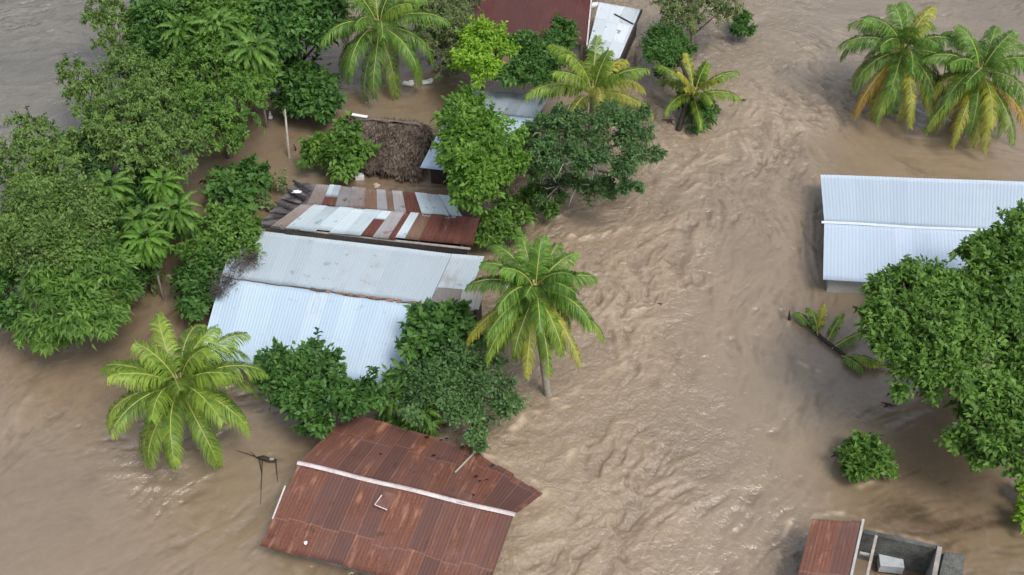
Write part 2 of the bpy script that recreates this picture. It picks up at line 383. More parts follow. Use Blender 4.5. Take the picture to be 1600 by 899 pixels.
grey = idw([(20,120,1),(60,60,1),(200,20,.9),(100,200,1),(0,300,.9),(330,200,.15),(1305,15,.5),(1550,10,.5),(1450,30,.4),(1180,40,.3),(1200,320,.15),(1280,640,.25),(950,800,0),(1000,500,0),(250,870,.05),
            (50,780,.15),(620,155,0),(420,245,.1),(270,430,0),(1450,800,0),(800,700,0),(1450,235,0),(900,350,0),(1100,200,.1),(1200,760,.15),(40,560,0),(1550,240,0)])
tone = idw([(1450,800,-.75),(1510,730,-.7),(1580,850,-.6),(420,245,-.35),(620,155,-.45),(270,430,-.4),(1280,640,.15),(1450,640,-.3),(250,870,-.02),(60,780,-.12),(950,800,.08),(1000,500,.05),(1450,235,-.05),(1330,490,-.15),
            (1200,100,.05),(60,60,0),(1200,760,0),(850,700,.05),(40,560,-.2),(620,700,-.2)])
SE[ny0:ny0 + NY, nx0:nx0 + NX] = np.clip(SE[ny0:ny0 + NY, nx0:nx0 + NX] + tone, -.6, 1)  # moves the water tone down and up at set spots
SKY_GR = np.full_like(H, .3); SKY_GR[ny0:ny0 + NY, nx0:nx0 + NX] = grey  # grey of the sky reflected at a grazing angle, painted into the water colour
TU = np.full_like(H, .3); TU[ny0:ny0 + NY, nx0:nx0 + NX] = gauss(turb, 10)
GX, GY = np.meshgrid(xs, ys); ny_, nx_ = H.shape
idx = np.arange(ny_ * nx_).reshape(ny_, nx_)
fc = np.stack([idx[:-1, :-1], idx[:-1, 1:], idx[1:, 1:], idx[1:, :-1]], -1).reshape(-1, 4)
wm = np_mesh('flood_water', np.stack([GX, GY, H], -1).reshape(-1, 3), fc, smooth=True)
for nm, arr in (('foam', FO), ('silt_tone', SE), ('turb', TU), ('river', SKY_GR)):  # river: how much painted sky reflection greys the colour
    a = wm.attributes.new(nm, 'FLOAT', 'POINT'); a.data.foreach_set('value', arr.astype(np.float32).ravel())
t = NT('muddy_water'); geo = t.n('ShaderNodeTexCoord').outputs['Object']
fo = t.n('ShaderNodeAttribute', attribute_name='foam').outputs['Fac']; se = t.n('ShaderNodeAttribute', attribute_name='silt_tone').outputs['Fac']
tu = t.n('ShaderNodeAttribute', attribute_name='turb').outputs['Fac']
nb = t.noise(geo, .09, 4); nf = t.noise(geo, 2.2, 6, .6, .6); nf2 = t.noise(geo, .8, 4, .55, 1.0)
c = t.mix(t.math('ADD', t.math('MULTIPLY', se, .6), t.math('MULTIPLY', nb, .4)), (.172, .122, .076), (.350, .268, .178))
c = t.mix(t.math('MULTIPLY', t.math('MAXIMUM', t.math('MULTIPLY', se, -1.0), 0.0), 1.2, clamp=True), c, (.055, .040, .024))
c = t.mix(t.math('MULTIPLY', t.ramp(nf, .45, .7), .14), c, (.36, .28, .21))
sky_grey = t.n('ShaderNodeAttribute', attribute_name='river').outputs['Fac']
c = t.mix(sky_grey, c, t.mix(se, (.110, .103, .088), (.205, .190, .158)))  # painted sky reflection, strongest at the top left
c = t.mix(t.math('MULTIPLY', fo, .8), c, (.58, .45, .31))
t.l(c, t.b.inputs['Base Color']); t.b.inputs['Roughness'].default_value = .9; t.b.inputs['Specular IOR Level'].default_value = 0.0
t.b.inputs['Coat Weight'].default_value = 1.0; t.b.inputs['Coat Roughness'].default_value = .22; t.b.inputs['Coat IOR'].default_value = 1.95
nf3 = t.noise(geo, 5.5, 4, .6, .5)
hh = t.math('MULTIPLY', t.math('ADD', t.math('ADD', nf, t.math('MULTIPLY', nf3, .5)), t.math('MULTIPLY', nf2, 1.6)), t.math('ADD', .06, t.math('MULTIPLY', t.math('POWER', tu, 1.8), 1.0)))
bmp = t.n('ShaderNodeBump'); bmp.inputs['Strength'].default_value = 1.0; bmp.inputs['Distance'].default_value = .22; t.l(hh, bmp.inputs['Height'])
t.l(bmp.outputs[0], t.b.inputs['Coat Normal'])
gn = t.n('ShaderNodeNewGeometry').outputs['Normal']; vm = t.n('ShaderNodeMix', data_type='VECTOR'); vm.inputs[0].default_value = .68
t.l(gn, vm.inputs[4]); vm.inputs[5].default_value = (0, 0, 1)
t.l(vm.outputs[1], t.b.inputs['Normal'])
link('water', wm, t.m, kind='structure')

# ------------------------------------------------------------------ foliage
def rand_unit(n):
    v = rng.standard_normal((n, 3)); return v / np.linalg.norm(v, axis=1, keepdims=True)
def unit(v): return v / np.maximum(np.linalg.norm(v, axis=1, keepdims=True), 1e-6)
def leaf_geo(P, D, N, L, Wd, fold=.25, bend=.25):
    """one folded, pointed leaf per row: 4 verts, 1 quad"""
    S = unit(np.cross(D, N)); N2 = np.cross(S, D)
    L = L[:, None]; Wd = Wd[:, None]
    m = P + D * L * .45
    a = P; b = m + S * Wd * .5 + N2 * Wd * fold; c = P + D * L - N2 * L * bend; d = m - S * Wd * .5 + N2 * Wd * fold
    V = np.stack([a, b, c, d], 1).reshape(-1, 3); n = len(P)
    Fq = (np.arange(n) * 4)[:, None] + np.array([[0, 1, 2, 3]])
    return V, Fq
class Foliage:
    def __init__(s): s.V = []; s.F = []; s.T = []; s.n = 0
    def add(s, V, Fq, T):
        s.V.append(V); s.F.append(Fq + s.n); s.T.append(T); s.n += len(V)
    def build(s, name, mat, parent, **kw):
        V = np.concatenate(s.V); Fq = np.concatenate(s.F); T = np.concatenate(s.T)
        off = np.array(parent.location[:]) if parent else 0
        me = np_mesh(name, V - off, Fq, tint=np.clip(T, 0, 1))
        return link(name, me, mat, parent, **kw)
def lobe_leaves(fol, c, r, leaf=.30, lw=.13, dens=1.0, droop=.3, flat=.85, clump=.30, nleaf=40, style='broad'):
    """a lobe is a bunch of smaller boughs, each a ragged shell of leaf clumps, with gaps between them"""
    c0 = np.array(c); nb = int(np.clip(3 + 5.5 * r * r, 3, 16)); bd = rand_unit(nb * 4); bd = bd[bd[:, 2] > -.45]
    pick = [bd[0]]
    for q in bd[1:]:
        if len(pick) < nb and min(np.linalg.norm(q - p) for p in pick) > 1.75 / math.sqrt(nb): pick.append(q)
    for bd_ in pick:
        if len(pick) > 4 and rng.random() < .10: continue
        br = r * rng.uniform(.18, .38) + .07; bc = c0 + bd_ * (r - br * .6) * rng.uniform(.62, 1.28) * np.array([1, 1, flat]); bt = rng.random()
        nc = max(4, int(24 * br * br * dens + 2)); d = rand_unit(nc * 2); d = d[d[:, 2] > -.5][:nc]; nc = len(d)
        cc = bc + d * (br * (.45 + .5 * rng.random(nc)))[:, None] * np.array([1, 1, .9]); out = unit(d + bd_ * .7)
        cl = min(clump, br * .55); ct = np.clip(.6 * bt + .4 * rng.random(nc), 0, 1)
        k = rng.poisson(nleaf * .62, nc) + 5; own = np.repeat(np.arange(nc), k); n = len(own)
        if style == 'spray':        # leaves strung along outward hanging twigs
            td = unit(out * .9 + rng.standard_normal((nc, 3)) * .4 + np.array([0, 0, .05])); s = rng.random(n); tl = cl * 2.9 * rng.uniform(.6, 1.25, nc)[own]
            P = cc[own] + td[own] * (s * tl)[:, None] + np.array([0, 0, -1]) * (s ** 2 * tl * .4 * (1 + droop))[:, None] + rng.standard_normal((n, 3)) * .04
            D = unit(td[own] * .5 + rand_unit(n) * .9 + np.array([0, 0, -droop]))
        else:
            off = rng.standard_normal((n, 3)) * cl * .85 * np.array([1, 1, .7]); P = cc[own] + off
            D = unit(off / cl * .5 + out[own] * .6 + rand_unit(n) * .8 + np.array([0, 0, -droop]))
        ns = max(2, int(nc * .35)); si = rng.integers(0, nc, ns); sd_ = unit(out[si] + rand_unit(ns) * .45 + np.array([0, 0, .35])); sl = rng.uniform(.35, .95, ns) * min(1, .35 + br)
        so_ = np.repeat(np.arange(ns), 13); sf = rng.random(len(so_)) * 1.0       # leafy shoots that stand out of the bough
        P = np.concatenate([P, cc[si][so_] + sd_[so_] * (sl[so_] * (.25 + .75 * sf) + br * .35)[:, None] + rng.standard_normal((len(so_), 3)) * .035])
        D = np.concatenate([D, unit(sd_[so_] * .7 + rand_unit(len(so_)) * .8 + np.array([0, 0, -droop * .7]))]); own = np.concatenate([own, si[so_]]); n = len(own)
        N = unit(np.array([0, 0, .9]) + out[own] * .6 + rand_unit(n) * .7)
        L = leaf * (.6 + .7 * rng.random(n)); Wd = L * lw / leaf * (.8 + .4 * rng.random(n))
        keep = P[:, 2] > .02
        V, Fq = leaf_geo(P[keep], D[keep], N[keep], L[keep], Wd[keep])
        fol.add(V, Fq, (.62 * ct[own] + .38 * rng.random(n))[keep])

LEAF = {
 'mid':   leafmat('mid_green_leaves', (.036, .105, .017), (.270, .480, .095)),
 'deep':  leafmat('deep_green_leaves', (0.028, 0.09, 0.024), (0.175, 0.37, 0.08)),
 'blue':  leafmat('dark_bluish_leaves', (0.038, 0.1, 0.036), (0.2, 0.36, 0.12)),
 'bright': leafmat('bright_green_leaves', (.055, .155, .020), (.270, .500, .080)),
 'lime':  leafmat('lime_green_leaves', (0.1, 0.27, 0.018), (0.5, 0.76, 0.09)),
 'olive': leafmat('olive_green_leaves', (.048, .112, .026), (.320, .490, .130)),
 'dull':  leafmat('dull_green_leaves', (0.08, 0.12, 0.045), (0.34, 0.42, 0.17)),
 'palm':  leafmat('palm_leaflets', (0.05, 0.135, 0.02), (0.4, 0.56, 0.085), trans=.3, rough=.4),
 'palmg': leafmat('green_palm_leaflets', (0.035, 0.11, 0.02), (0.27, 0.47, 0.08), trans=.3, rough=.4),
 'palmy': leafmat('yellow_palm_leaflets', (0.14, 0.2, 0.025), (0.62, 0.6, 0.1), trans=.3, rough=.4),
 'palmo': leafmat('browned_palm_leaflets', (.26, .20, .03), (.60, .36, .06), trans=.3, rough=.5),
 'palmd': leafmat('dead_palm_leaflets', (.13, .065, .03), (.30, .15, .07), trans=.2, rough=.7)}
RACHIS = plain('palm_rib', (.42, .42, .12), .5, .2, 3, bump=0)
RACHISD = plain('dry_palm_rib', (.32, .20, .09), .7, .2, 3, bump=0)
COCO = plain('coconut_husk', (.36, .22, .05), .5, .3, 6)
STRAW = leafmat('thatch_straw', (.035, .026, .021), (.22, .175, .14), trans=.05, rough=.9, spec=.1)
TWIG = leafmat('dry_twigs', (.05, .045, .042), (.17, .15, .14), trans=.0, rough=.9, spec=.1)

STYLE = {'broad': dict(leaf=.30, lw=.16, droop=.25, nleaf=38, clump=.27), 'small': dict(leaf=.20, lw=.11, droop=.2, nleaf=62, clump=.27),
         'long': dict(leaf=.44, lw=.12, droop=.8, nleaf=34, clump=.28), 'spray': dict(leaf=.24, lw=.10, droop=.6, nleaf=46, clump=.26, style='spray'),
         'big': dict(leaf=.42, lw=.22, droop=.35, nleaf=24, clump=.30)}
def tree(name, label, cat, lobes, z, leaf='mid', style='broad', dens=1.0, group=None, trunk_r=.16, bare=0, base=None):
    """lobes: (px, py, radius px[, dz]) in the photograph, z: height of the crown's middle"""
    C3 = []
    for l in lobes:
        zz = max(.3, z + (l[3] if len(l) > 3 else 0)); C3.append((W(l[0], l[1], zz), l[2] / ppm(l[0], l[1], zz)))
    cx = sum(c.x for c, r in C3) / len(C3); cy = sum(c.y for c, r in C3) / len(C3)
    b = Vector((cx, cy, 0)) if base is None else Vector((W(*base).x, W(*base).y, 0))
    t = thing(name, label, cat, b, group)
    fol = Foliage(); st = STYLE[style]
    for c, r in C3: lobe_leaves(fol, c, r, dens=dens, **st)
    fol.build('crown', LEAF[leaf], t)
    mb = MB(); rr = random.Random(int(cx * 100)); top = Vector((0, 0, max(.3, z * .45)))
    lean = Vector((rr.uniform(-.25, .25), rr.uniform(-.25, .25), 0))
    mb.tube([Vector((0, 0, -1.2)), top * .5 + lean * .5, top + lean], [trunk_r * 1.25, trunk_r, trunk_r * .8], 9)
    for c, r in C3:
        e = c - b; s = top * rr.uniform(.7, 1.0) + lean; mdl = s.lerp(e, .5) + Vector((rr.uniform(-.2, .2), rr.uniform(-.2, .2), .2))
        mb.tube([s, mdl, e + Vector((0, 0, r * .3))], [trunk_r * .6, trunk_r * .38, trunk_r * .12], 6)
        for k in range(3 + bare):
            q = e + Vector(tuple(rand_unit(1)[0])) * r * (.8 if k < 3 else 1.3); q.z = max(q.z, .2)
            mb.tube([mdl.lerp(e, rr.uniform(.2, .9)), e.lerp(q, .5) + Vector((0, 0, .15)), q], [trunk_r * .25, trunk_r * .16, trunk_r * .05], 5)
    mb.build('trunk', GREYWOOD if bare else BARK, t, smooth=True)
    return t

# fronds -----------------------------------------------------------------
def frond_data(az, el, L, droop, nl=110, ll=.8, lw=.046, hang=.6, twist=0.0, seed=0, spread=1.0, t0=.14):
    """returns rachis points + radii and leaflet quads (local to the frond's foot)"""
    r_ = np.random.default_rng(seed); n = 15
    h = np.array([math.cos(az), math.sin(az), 0]); side = np.array([-math.sin(az), math.cos(az), 0])
    P = [np.zeros(3)]; Tn = []; tb = r_.uniform(-.12, .18)
    for i in range(n):
        s = (i + .5) / n; e = el - droop * s ** 1.35; a2 = twist * s
        d = (h * math.cos(a2) + side * math.sin(a2)) * math.cos(e) + np.array([0, 0, 1]) * math.sin(e)
        Tn.append(d); P.append(P[-1] + d * L / n)
    Tn.append(Tn[-1]); P = np.array(P); Tn = np.array(Tn)
    tt = np.linspace(t0, 1.0, nl); gj = r_.uniform(-1, 1, (nl // 5 + 2, 6)); ti = 0; V = []; Fc = []; T = []; k = 0
    for t_ in tt:
        g_ = gj[ti // 5]; ti += 1
        f = t_ * n; i = min(int(f), n - 1); q = P[i] + (P[i + 1] - P[i]) * (f - i); tg = Tn[i]
        sd = np.cross(tg, [0, 0, 1.0]); sd /= max(np.linalg.norm(sd), 1e-3); up = np.cross(sd, tg)
        prof = (math.sin(math.pi * (.10 + .80 * t_)) ** .7)
        for sg in (-1, 1):
            q_ = g_[0] if sg > 0 else g_[1]; ln = ll * prof * r_.uniform(.75, 1.12) * (1 + .18 * q_); fwd = .35 + .75 * t_ + r_.uniform(-.08, .08) + .22 * q_
            d1 = sd * sg * spread * r_.uniform(.75, 1.1) + tg * fwd + up * r_.uniform(-.25, .15); d1 /= np.linalg.norm(d1)
            hg = hang * r_.uniform(.8, 1.2) * (1 + .35 * (g_[2] if sg > 0 else g_[3]))
            d2 = d1 * max(.15, 1 - hg * .55) + np.array([0, 0, -1]) * hg * 1.15; d2 /= np.linalg.norm(d2)
            d3 = d1 * .22 + np.array([0, 0, -1]) * hg * 1.8; d3 /= np.linalg.norm(d3)
            a = q; b = q + d1 * ln * .38; c_ = b + d2 * ln * .34; e_ = c_ + d3 * ln * .28
            wv = tg * lw * .5
            V += [a - wv * .5, a + wv * .5, b + wv, b - wv, c_ + wv * .8, c_ - wv * .8, e_ + wv * .15, e_ - wv * .15]
            Fc += [[k, k + 1, k + 2, k + 3], [k + 3, k + 2, k + 4, k + 5], [k + 5, k + 4, k + 6, k + 7]]; k += 8
            b0 = .10 + r_.uniform(-.15, .25) + .28 * (g_[4] if sg > 0 else g_[5]) + .22 * t_ + tb; T += [b0, b0 + .22, b0 + .42]
    return P, np.array(V), np.array(Fc), np.array(T)
def make_frond(parent, foot, az, el, L, droop, mat='palm', rib=None, name='frond', seed=0, rr0=.045, label=None, **kw):
    P, V, Fc, T = frond_data(az, el, L, droop, seed=seed, **kw)
    foot = np.array(foot)
    keep = (V.reshape(-1, 8, 3)[:, :, 2] + foot[2] + parent.location.z).min(1) > -.25
    if not keep.all():
        V = V.reshape(-1, 8, 3)[keep].reshape(-1, 3); T = T.reshape(-1, 3)[keep].ravel(); m = keep.sum()
        Fc = (np.arange(m) * 8)[:, None, None] + np.array([[0, 1, 2, 3], [3, 2, 4, 5], [5, 4, 6, 7]])[None]; Fc = Fc.reshape(-1, 4)
    me = np_mesh(name, V + foot, Fc, tint=np.clip(T, 0, 1))
    o = link(name, me, LEAF[mat], parent, label=label)
    mb = MB(); mb.tube([tuple(p + foot) for p in P], [rr0 * (1 - .85 * i / (len(P) - 1)) for i in range(len(P))], 5)
    mb.build('rib', rib or RACHIS, o, smooth=True)
    return o
def palm(label, crown, z, L, n=26, base=None, mats=('palmg', 'palm', 'palmy'), seed=0, nuts=6, dead=0, oranges=0, skirt=0, name='coconut_palm', group='coconut palms standing in the flood',
         el_hi=78, el_lo=-38, drp=(35, 95), hang=.55, az0=0.0, gaps=()):
    c = W(crown[0], crown[1], z)
    b = Vector((c.x, c.y, 0)) if base is None else W(base[0], base[1], 0)
    t = thing(name, label, 'palm tree', b, group); rr = random.Random(seed)
    ct = c - b
    mb = MB(); pts = []; rd = []
    for i in range(13):
        s = i / 12; p = Vector((ct.x * s ** .8, ct.y * s ** .8, -1.0 + (ct.z + 1.0 - .15) * s)); pts.append(p); rd.append(.20 - .07 * s + (.012 if i % 2 else 0) + (.06 if i == 0 else 0))
    mb.tube(pts, rd, 10); mb.build('trunk', PALMBARK, t, smooth=True)
    mb = MB(); mb.tube([ct - Vector((0, 0, .35)), ct, ct + Vector((0, 0, .5))], [.15, .24, .08], 9); mb.build('crown_shaft', RACHIS, t, smooth=True)
    for i in range(n):
        f = (i + .5) / n; az = az0 + i * 2.39996 + rr.uniform(-.18, .18)
        el = R(el_hi + (el_lo - el_hi) * f ** 1.05 + rr.uniform(-6, 6)); dr = R(drp[0] + (drp[1] - drp[0]) * min(1, f * 1.5) ** .8 + rr.uniform(-8, 8))
        if el - dr < R(-100): dr = el + R(100)
        m = mats[0] if f < .38 else mats[1] if f < .72 else mats[2]
        if rr.random() < .2: m = rr.choice(mats)
        if i >= n - oranges: m = 'palmo'
        LL = L * (.62 + .38 * min(1, f * 2.6)) * rr.uniform(.92, 1.06)
        make_frond(t, ct + Vector((math.cos(az) * .12, math.sin(az) * .12, .3 - .45 * f)), az, el, LL, dr, mat=m, seed=seed * 100 + i, hang=hang * (.95 + .7 * f), twist=rr.uniform(-.4, .4), ll=.98 * L / 4)
    for i in range(skirt):
        az = R(-90 + (i - (skirt - 1) / 2) * 27 + rr.uniform(-6, 6))
        make_frond(t, ct + Vector((math.cos(az) * .15, math.sin(az) * .15, -.1)), az, R(-8 + rr.uniform(-8, 8)), L * 1.12, R(62), mat=['palm', 'palmy', 'palmy', 'palm', 'palmo'][(i + seed) % 5 if oranges else (i * 2 + seed) % 4], seed=seed * 100 + 80 + i, hang=.9, ll=.85 * L / 4)
    for i in range(dead):
        az = az0 + rr.uniform(0, 6.28)
        make_frond(t, ct + Vector((math.cos(az) * .15, math.sin(az) * .15, -.2)), az, R(-60), L * .75, R(28), mat='palmd', rib=RACHISD, seed=seed * 100 + 60 + i, hang=.9, ll=.5, nl=44, name='dead_frond')
    mbs = 0
    for i in range(nuts):
        a = i * 2.1 + rr.uniform(-.3, .3); mb = MB(); mb.blob(ct + Vector((math.cos(a) * .30, math.sin(a) * .30, -.16 - .14 * (i % 3))), .135, i, squash=(1, 1, 1.2), rough=.04)
        mb.build('coconut', COCO, t, smooth=True)
    return t

def rosette(label, px, py, z, r, n=15, leaf='mid', cat='shrub', name='rosette_plant', group=None, seed=0, stems=1, el=(60, -10), mats=None, wid=.075):
    """papaya or cassava like plant: a stem with a whorl of long drooping leaves"""
    c = W(px, py, z); t = thing(name, label, cat, (c.x, c.y, 0), group); rr = random.Random(seed + 5)
    mb = MB(); mb.tube([(0, 0, -1), (.05, 0, z * .5), (0, 0, z)], [.09, .07, .05], 7); mb.build('stem', GREYWOOD, t, smooth=True)
    fol = Foliage(); o = np.array([0, 0, z]) + np.array(t.location[:])
    for i in range(n):
        az = i * 2.39996; f = (i + .5) / n; e = R(el[0] + (el[1] - el[0]) * f)
        P, V, Fc, T = frond_data(az, e, r * rr.uniform(.85, 1.1), R(85), nl=16, ll=r * .20, lw=wid * r, hang=.35, seed=seed * 50 + i, t0=.3)
        fol.add(V + o, Fc, T * .8 + rr.uniform(-.1, .25))
    for k in range(2): lobe_leaves(fol, Vector((c.x + rr.uniform(-.3, .3), c.y + .2, z - .7 - .8 * k)), r * .42, dens=.7, **STYLE['long'])
    fol.build('leaves', LEAF[leaf], t)
    return t

# ------------------------------------------------------------------ roofs and houses
def patch(name, mat, parent, p00, p10, p11, p01, corr=.17, amp=.0065, sag=.03, thick=.02, nv=10, seed=0, label=None, u0=0.0, edge=.0, v0=0.0):
    """corrugated sheet roof: p00-p10 is the upper edge, p01-p11 the lower edge"""
    p00, p10, p11, p01 = [np.array(Vector(p)[:]) for p in (p00, p10, p11, p01)]
    Lu = (np.linalg.norm(p10 - p00) + np.linalg.norm(p11 - p01)) / 2; Lv = (np.linalg.norm(p01 - p00) + np.linalg.norm(p11 - p10)) / 2
    nu = max(6, int(Lu / corr * 6)); U = np.linspace(0, 1, nu + 1); Vv = np.linspace(0, 1, nv + 1)
    uu, vv = np.meshgrid(U, Vv); r_ = np.random.default_rng(seed)
    if edge: # ragged lower and upper edges, sheet by sheet
        sh = np.floor(uu * Lu / .85).astype(int); jl = r_.uniform(-edge, edge, sh.max() + 2); ju = r_.uniform(-edge, edge, sh.max() + 2)
        vv2 = vv + (jl[sh] * vv + ju[sh] * (1 - vv)) / Lv
    else: vv2 = vv
    P = (p00[None, None] * ((1 - uu) * (1 - vv2))[..., None] + p10[None, None] * (uu * (1 - vv2))[..., None]
         + p11[None, None] * (uu * vv2)[..., None] + p01[None, None] * ((1 - uu) * vv2)[..., None])
    nrm_ = np.cross(p10 - p00, p01 - p00); nrm_ /= np.linalg.norm(nrm_)
    if nrm_[2] < 0: nrm_ = -nrm_
    dsp = amp * np.sin(uu * Lu / corr * 2 * math.pi)
    ph = r_.uniform(0, 6, 6)
    dsp = dsp + sag * (.5 * np.sin(uu * Lu * .9 + ph[0] + 1.3 * vv) + .5 * np.sin(uu * Lu * 2.3 + ph[1]) * np.cos(vv * 3 + ph[2]) + .35 * np.sin(vv * Lv * 1.7 + ph[3]))
    top = P + dsp[..., None] * nrm_; bot = top - nrm_ * thick
    V = np.concatenate([top.reshape(-1, 3), bot.reshape(-1, 3)]); n = (nu + 1) * (nv + 1)
    idx = np.arange(n).reshape(nv + 1, nu + 1)
    f1 = np.stack([idx[:-1, :-1], idx[1:, :-1], idx[1:, 1:], idx[:-1, 1:]], -1).reshape(-1, 4); f2 = f1[:, ::-1] + n
    def side(a, b): return np.stack([a, b, b + n, a + n], -1)
    fs = [f1, f2, side(idx[0, 1:], idx[0, :-1]), side(idx[-1, :-1], idx[-1, 1:]), side(idx[:-1, 0], idx[1:, 0]), side(idx[1:, -1], idx[:-1, -1])]
    off = np.array(parent.location[:]) if parent else 0
    uv = np.stack([uu * Lu + u0, vv * Lv + v0], -1).reshape(-1, 2); uv = np.concatenate([uv, uv])
    # a parent that is itself a part has no offset of its own
    root = parent
    while root is not None and root.parent is not None: root = root.parent; off = off + np.array(root.location[:])
    me = np_mesh(name, V - off, np.concatenate(fs), uv=uv, smooth=True)
    return link(name, me, mat, parent, label=label)

def seg_wall(mb, p, q, z0, z1, th=.15, z1b=None):
    """a wall between two plan points; its top may slope from z1 to z1b"""
    z1b = z1 if z1b is None else z1b
    d = Vector((q[0] - p[0], q[1] - p[1], 0)).normalized(); n = Vector((-d.y, d.x, 0)) * th / 2
    a, b = Vector((p[0], p[1], 0)), Vector((q[0], q[1], 0)); Z = Vector((0, 0, 1))
    vs = [a - n + Z * z0, b - n + Z * z0, b + n + Z * z0, a + n + Z * z0, a - n + Z * z1, b - n + Z * z1b, b + n + Z * z1b, a + n + Z * z1]
    mb.add(vs, [[3, 2, 1, 0], [4, 5, 6, 7], [0, 1, 5, 4], [1, 2, 6, 5], [2, 3, 7, 6], [3, 0, 4, 7]])
def house_walls(parent, FL, FR, BL, BR, RL, RR, mat, inset=.45, drop=.12, floor=-1.2):
    o = parent.location
    def ins(p, a, b, s): # move p towards a and b by s metres
        return p + (a - p).normalized() * s + (b - p).normalized() * s
    fl, fr, bl, br = ins(FL, FR, RL, inset), ins(FR, FL, RR, inset), ins(BL, BR, RL, inset), ins(BR, BL, RR, inset)
    rl, rr = RL + (RR - RL).normalized() * inset, RR + (RL - RR).normalized() * inset
    vs = []
    for p in (fl, fr, rr, br, bl, rl): vs.append(Vector((p.x, p.y, floor)) - o)
    for p in (fl, fr, rr, br, bl, rl): vs.append(Vector((p.x, p.y, p.z - drop)) - o)
    mb = MB(); mb.add(vs, [[0, 1, 7, 6], [1, 2, 8, 7], [2, 3, 9, 8], [3, 4, 10, 9], [4, 5, 11, 10], [5, 0, 6, 11], [6, 7, 8, 11], [11, 8, 9, 10]])
    mb.build('wall', mat, parent)
    return fl, fr, bl, br
def house(name, label, FL, FR, BL, BR, RL, RR, front, back, wallmat, ridge=None, group=None, cat='house', **kw):
    c = (FL + FR + BL + BR) / 4; t = thing(name, label, cat, (c.x, c.y, 0), group)
    rb = patch('roof', back, t, RL, RR, BR, BL, seed=len(label), **kw)
    rf = patch('roof', front, t, RL, RR, FR, FL, seed=len(label) + 1, u0=40, **kw)
    ft = house_walls(t, FL, FR, BL, BR, RL, RR, wallmat)
    if ridge:
        mat, wdt = ridge; mb = MB(); o = t.location; n = 14; up = Vector((0, 0, .05))
        d1 = (FL - RL).normalized(); d2 = (BL - RL).normalized(); rr = random.Random(3)
        ring = []
        for i in range(n + 1):
            s = -.01 + 1.02 * i / n; p = RL.lerp(RR, s) - o; j = rr.uniform(-.012, .012); q = .03 * math.sin(i * 1.1)
            ring.append([p + d2 * (wdt + j) + up + Vector((0, 0, q)), p + up * 1.6 + Vector((0, 0, .03 + q)), p + d1 * (wdt + j) + up + Vector((0, 0, q)), p + Vector((0, 0, .0))])
        vs = [v for r_ in ring for v in r_]; fs = []
        for i in range(n):
            for k in range(4): fs.append([i * 4 + k, i * 4 + (k + 1) % 4, i * 4 + 4 + (k + 1) % 4, i * 4 + 4 + k])
        fs += [[0, 1, 2, 3], [n * 4 + 3, n * 4 + 2, n * 4 + 1, n * 4]]
        mb.add(vs, fs); mb.build('ridge_cap', mat, rf)
        rf.children[-1].parent = rf
    return t, ft

# A: the big rust-red roof at the bottom
zR, zE = 2.25, 1.15
RL, RR = W(467, 724, zR), W(803, 805, zR)
BL, BM, BR = W(545, 645, zE), W(728, 697, zE), W(848, 772, zE + .1)
FL = W(407, 852, zE); FR = RR + (FL - RL); FR.z = zE
c = (FL + FR + BL + BM) / 4
A = thing('flooded_house', 'large rust-red gable roof with a pale pink ridge strip and torn right corner', 'house', (c.x, c.y, 0))
patch('roof', M_RED, A, RL, W(690, 777.7, zR), BM, BL, amp=.0055, seed=3, sag=.035, edge=.05, nv=14)
patch('roof', M_RED, A, W(690, 777.7, zR) + Vector((0, 0, .015)), RR, BR, BM + Vector((0, 0, .015)), amp=.0055, seed=4, sag=.05, edge=.10, u0=20, nv=14, label='torn orange-rusted roof corner that tapers to a point')
rf = patch('roof', M_RED, A, RL, RR, FR, FL, amp=.0055, seed=5, sag=.035, edge=.06, u0=60, nv=14)
k_ = .08; house_walls(A, FL, FR.lerp(FL, k_), BL, (RR + (BL - RL)).lerp(BL, k_ * 3.2), RL, RR.lerp(RL, k_ * 2), BLOCK, inset=.6, drop=.22)
mb = MB(); o = A.location; n = 16; rr = random.Random(2); ring = []
d1 = (FL - RL).normalized() * .12; d2 = (BL - RL).normalized() * .12
for i in range(n + 1):
    p = RL.lerp(RR, -.005 + 1.01 * i / n) - o + Vector((0, 0, .03 * math.sin(i * .9) + .06))
    ring += [p + d2, p + Vector((0, 0, .05)), p + d1, p - Vector((0, 0, .06))]
fs = [[i * 4 + k, i * 4 + (k + 1) % 4, i * 4 + 4 + (k + 1) % 4, i * 4 + 4 + k] for i in range(n) for k in range(4)] + [[0, 1, 2, 3], [n * 4 + 3, n * 4 + 2, n * 4 + 1, n * 4]]
mb.add(ring, fs); mb.build('ridge_cap', PINKRIDGE, A)
def on(px, py, z): return W(px, py, z) - o
def slope_z(px, py):  # height of the lower slope under a pixel (close enough: solve on the plane RL, RR, FL)
    nn = (RR - RL).cross(FL - RL).normalized(); cm = Vector((0, 0, CAM_H)); d = (W(px, py, 0) - cm); s = (RL - cm).dot(nn) / d.dot(nn); return cm + d * s
def slope_zb(px, py):
    nn = (RR - RL).cross(BL - RL).normalized(); cm = Vector((0, 0, CAM_H)); d = (W(px, py, 0) - cm); s = (RL - cm).dot(nn) / d.dot(nn); return cm + d * s
Z = Vector((0, 0, 1))
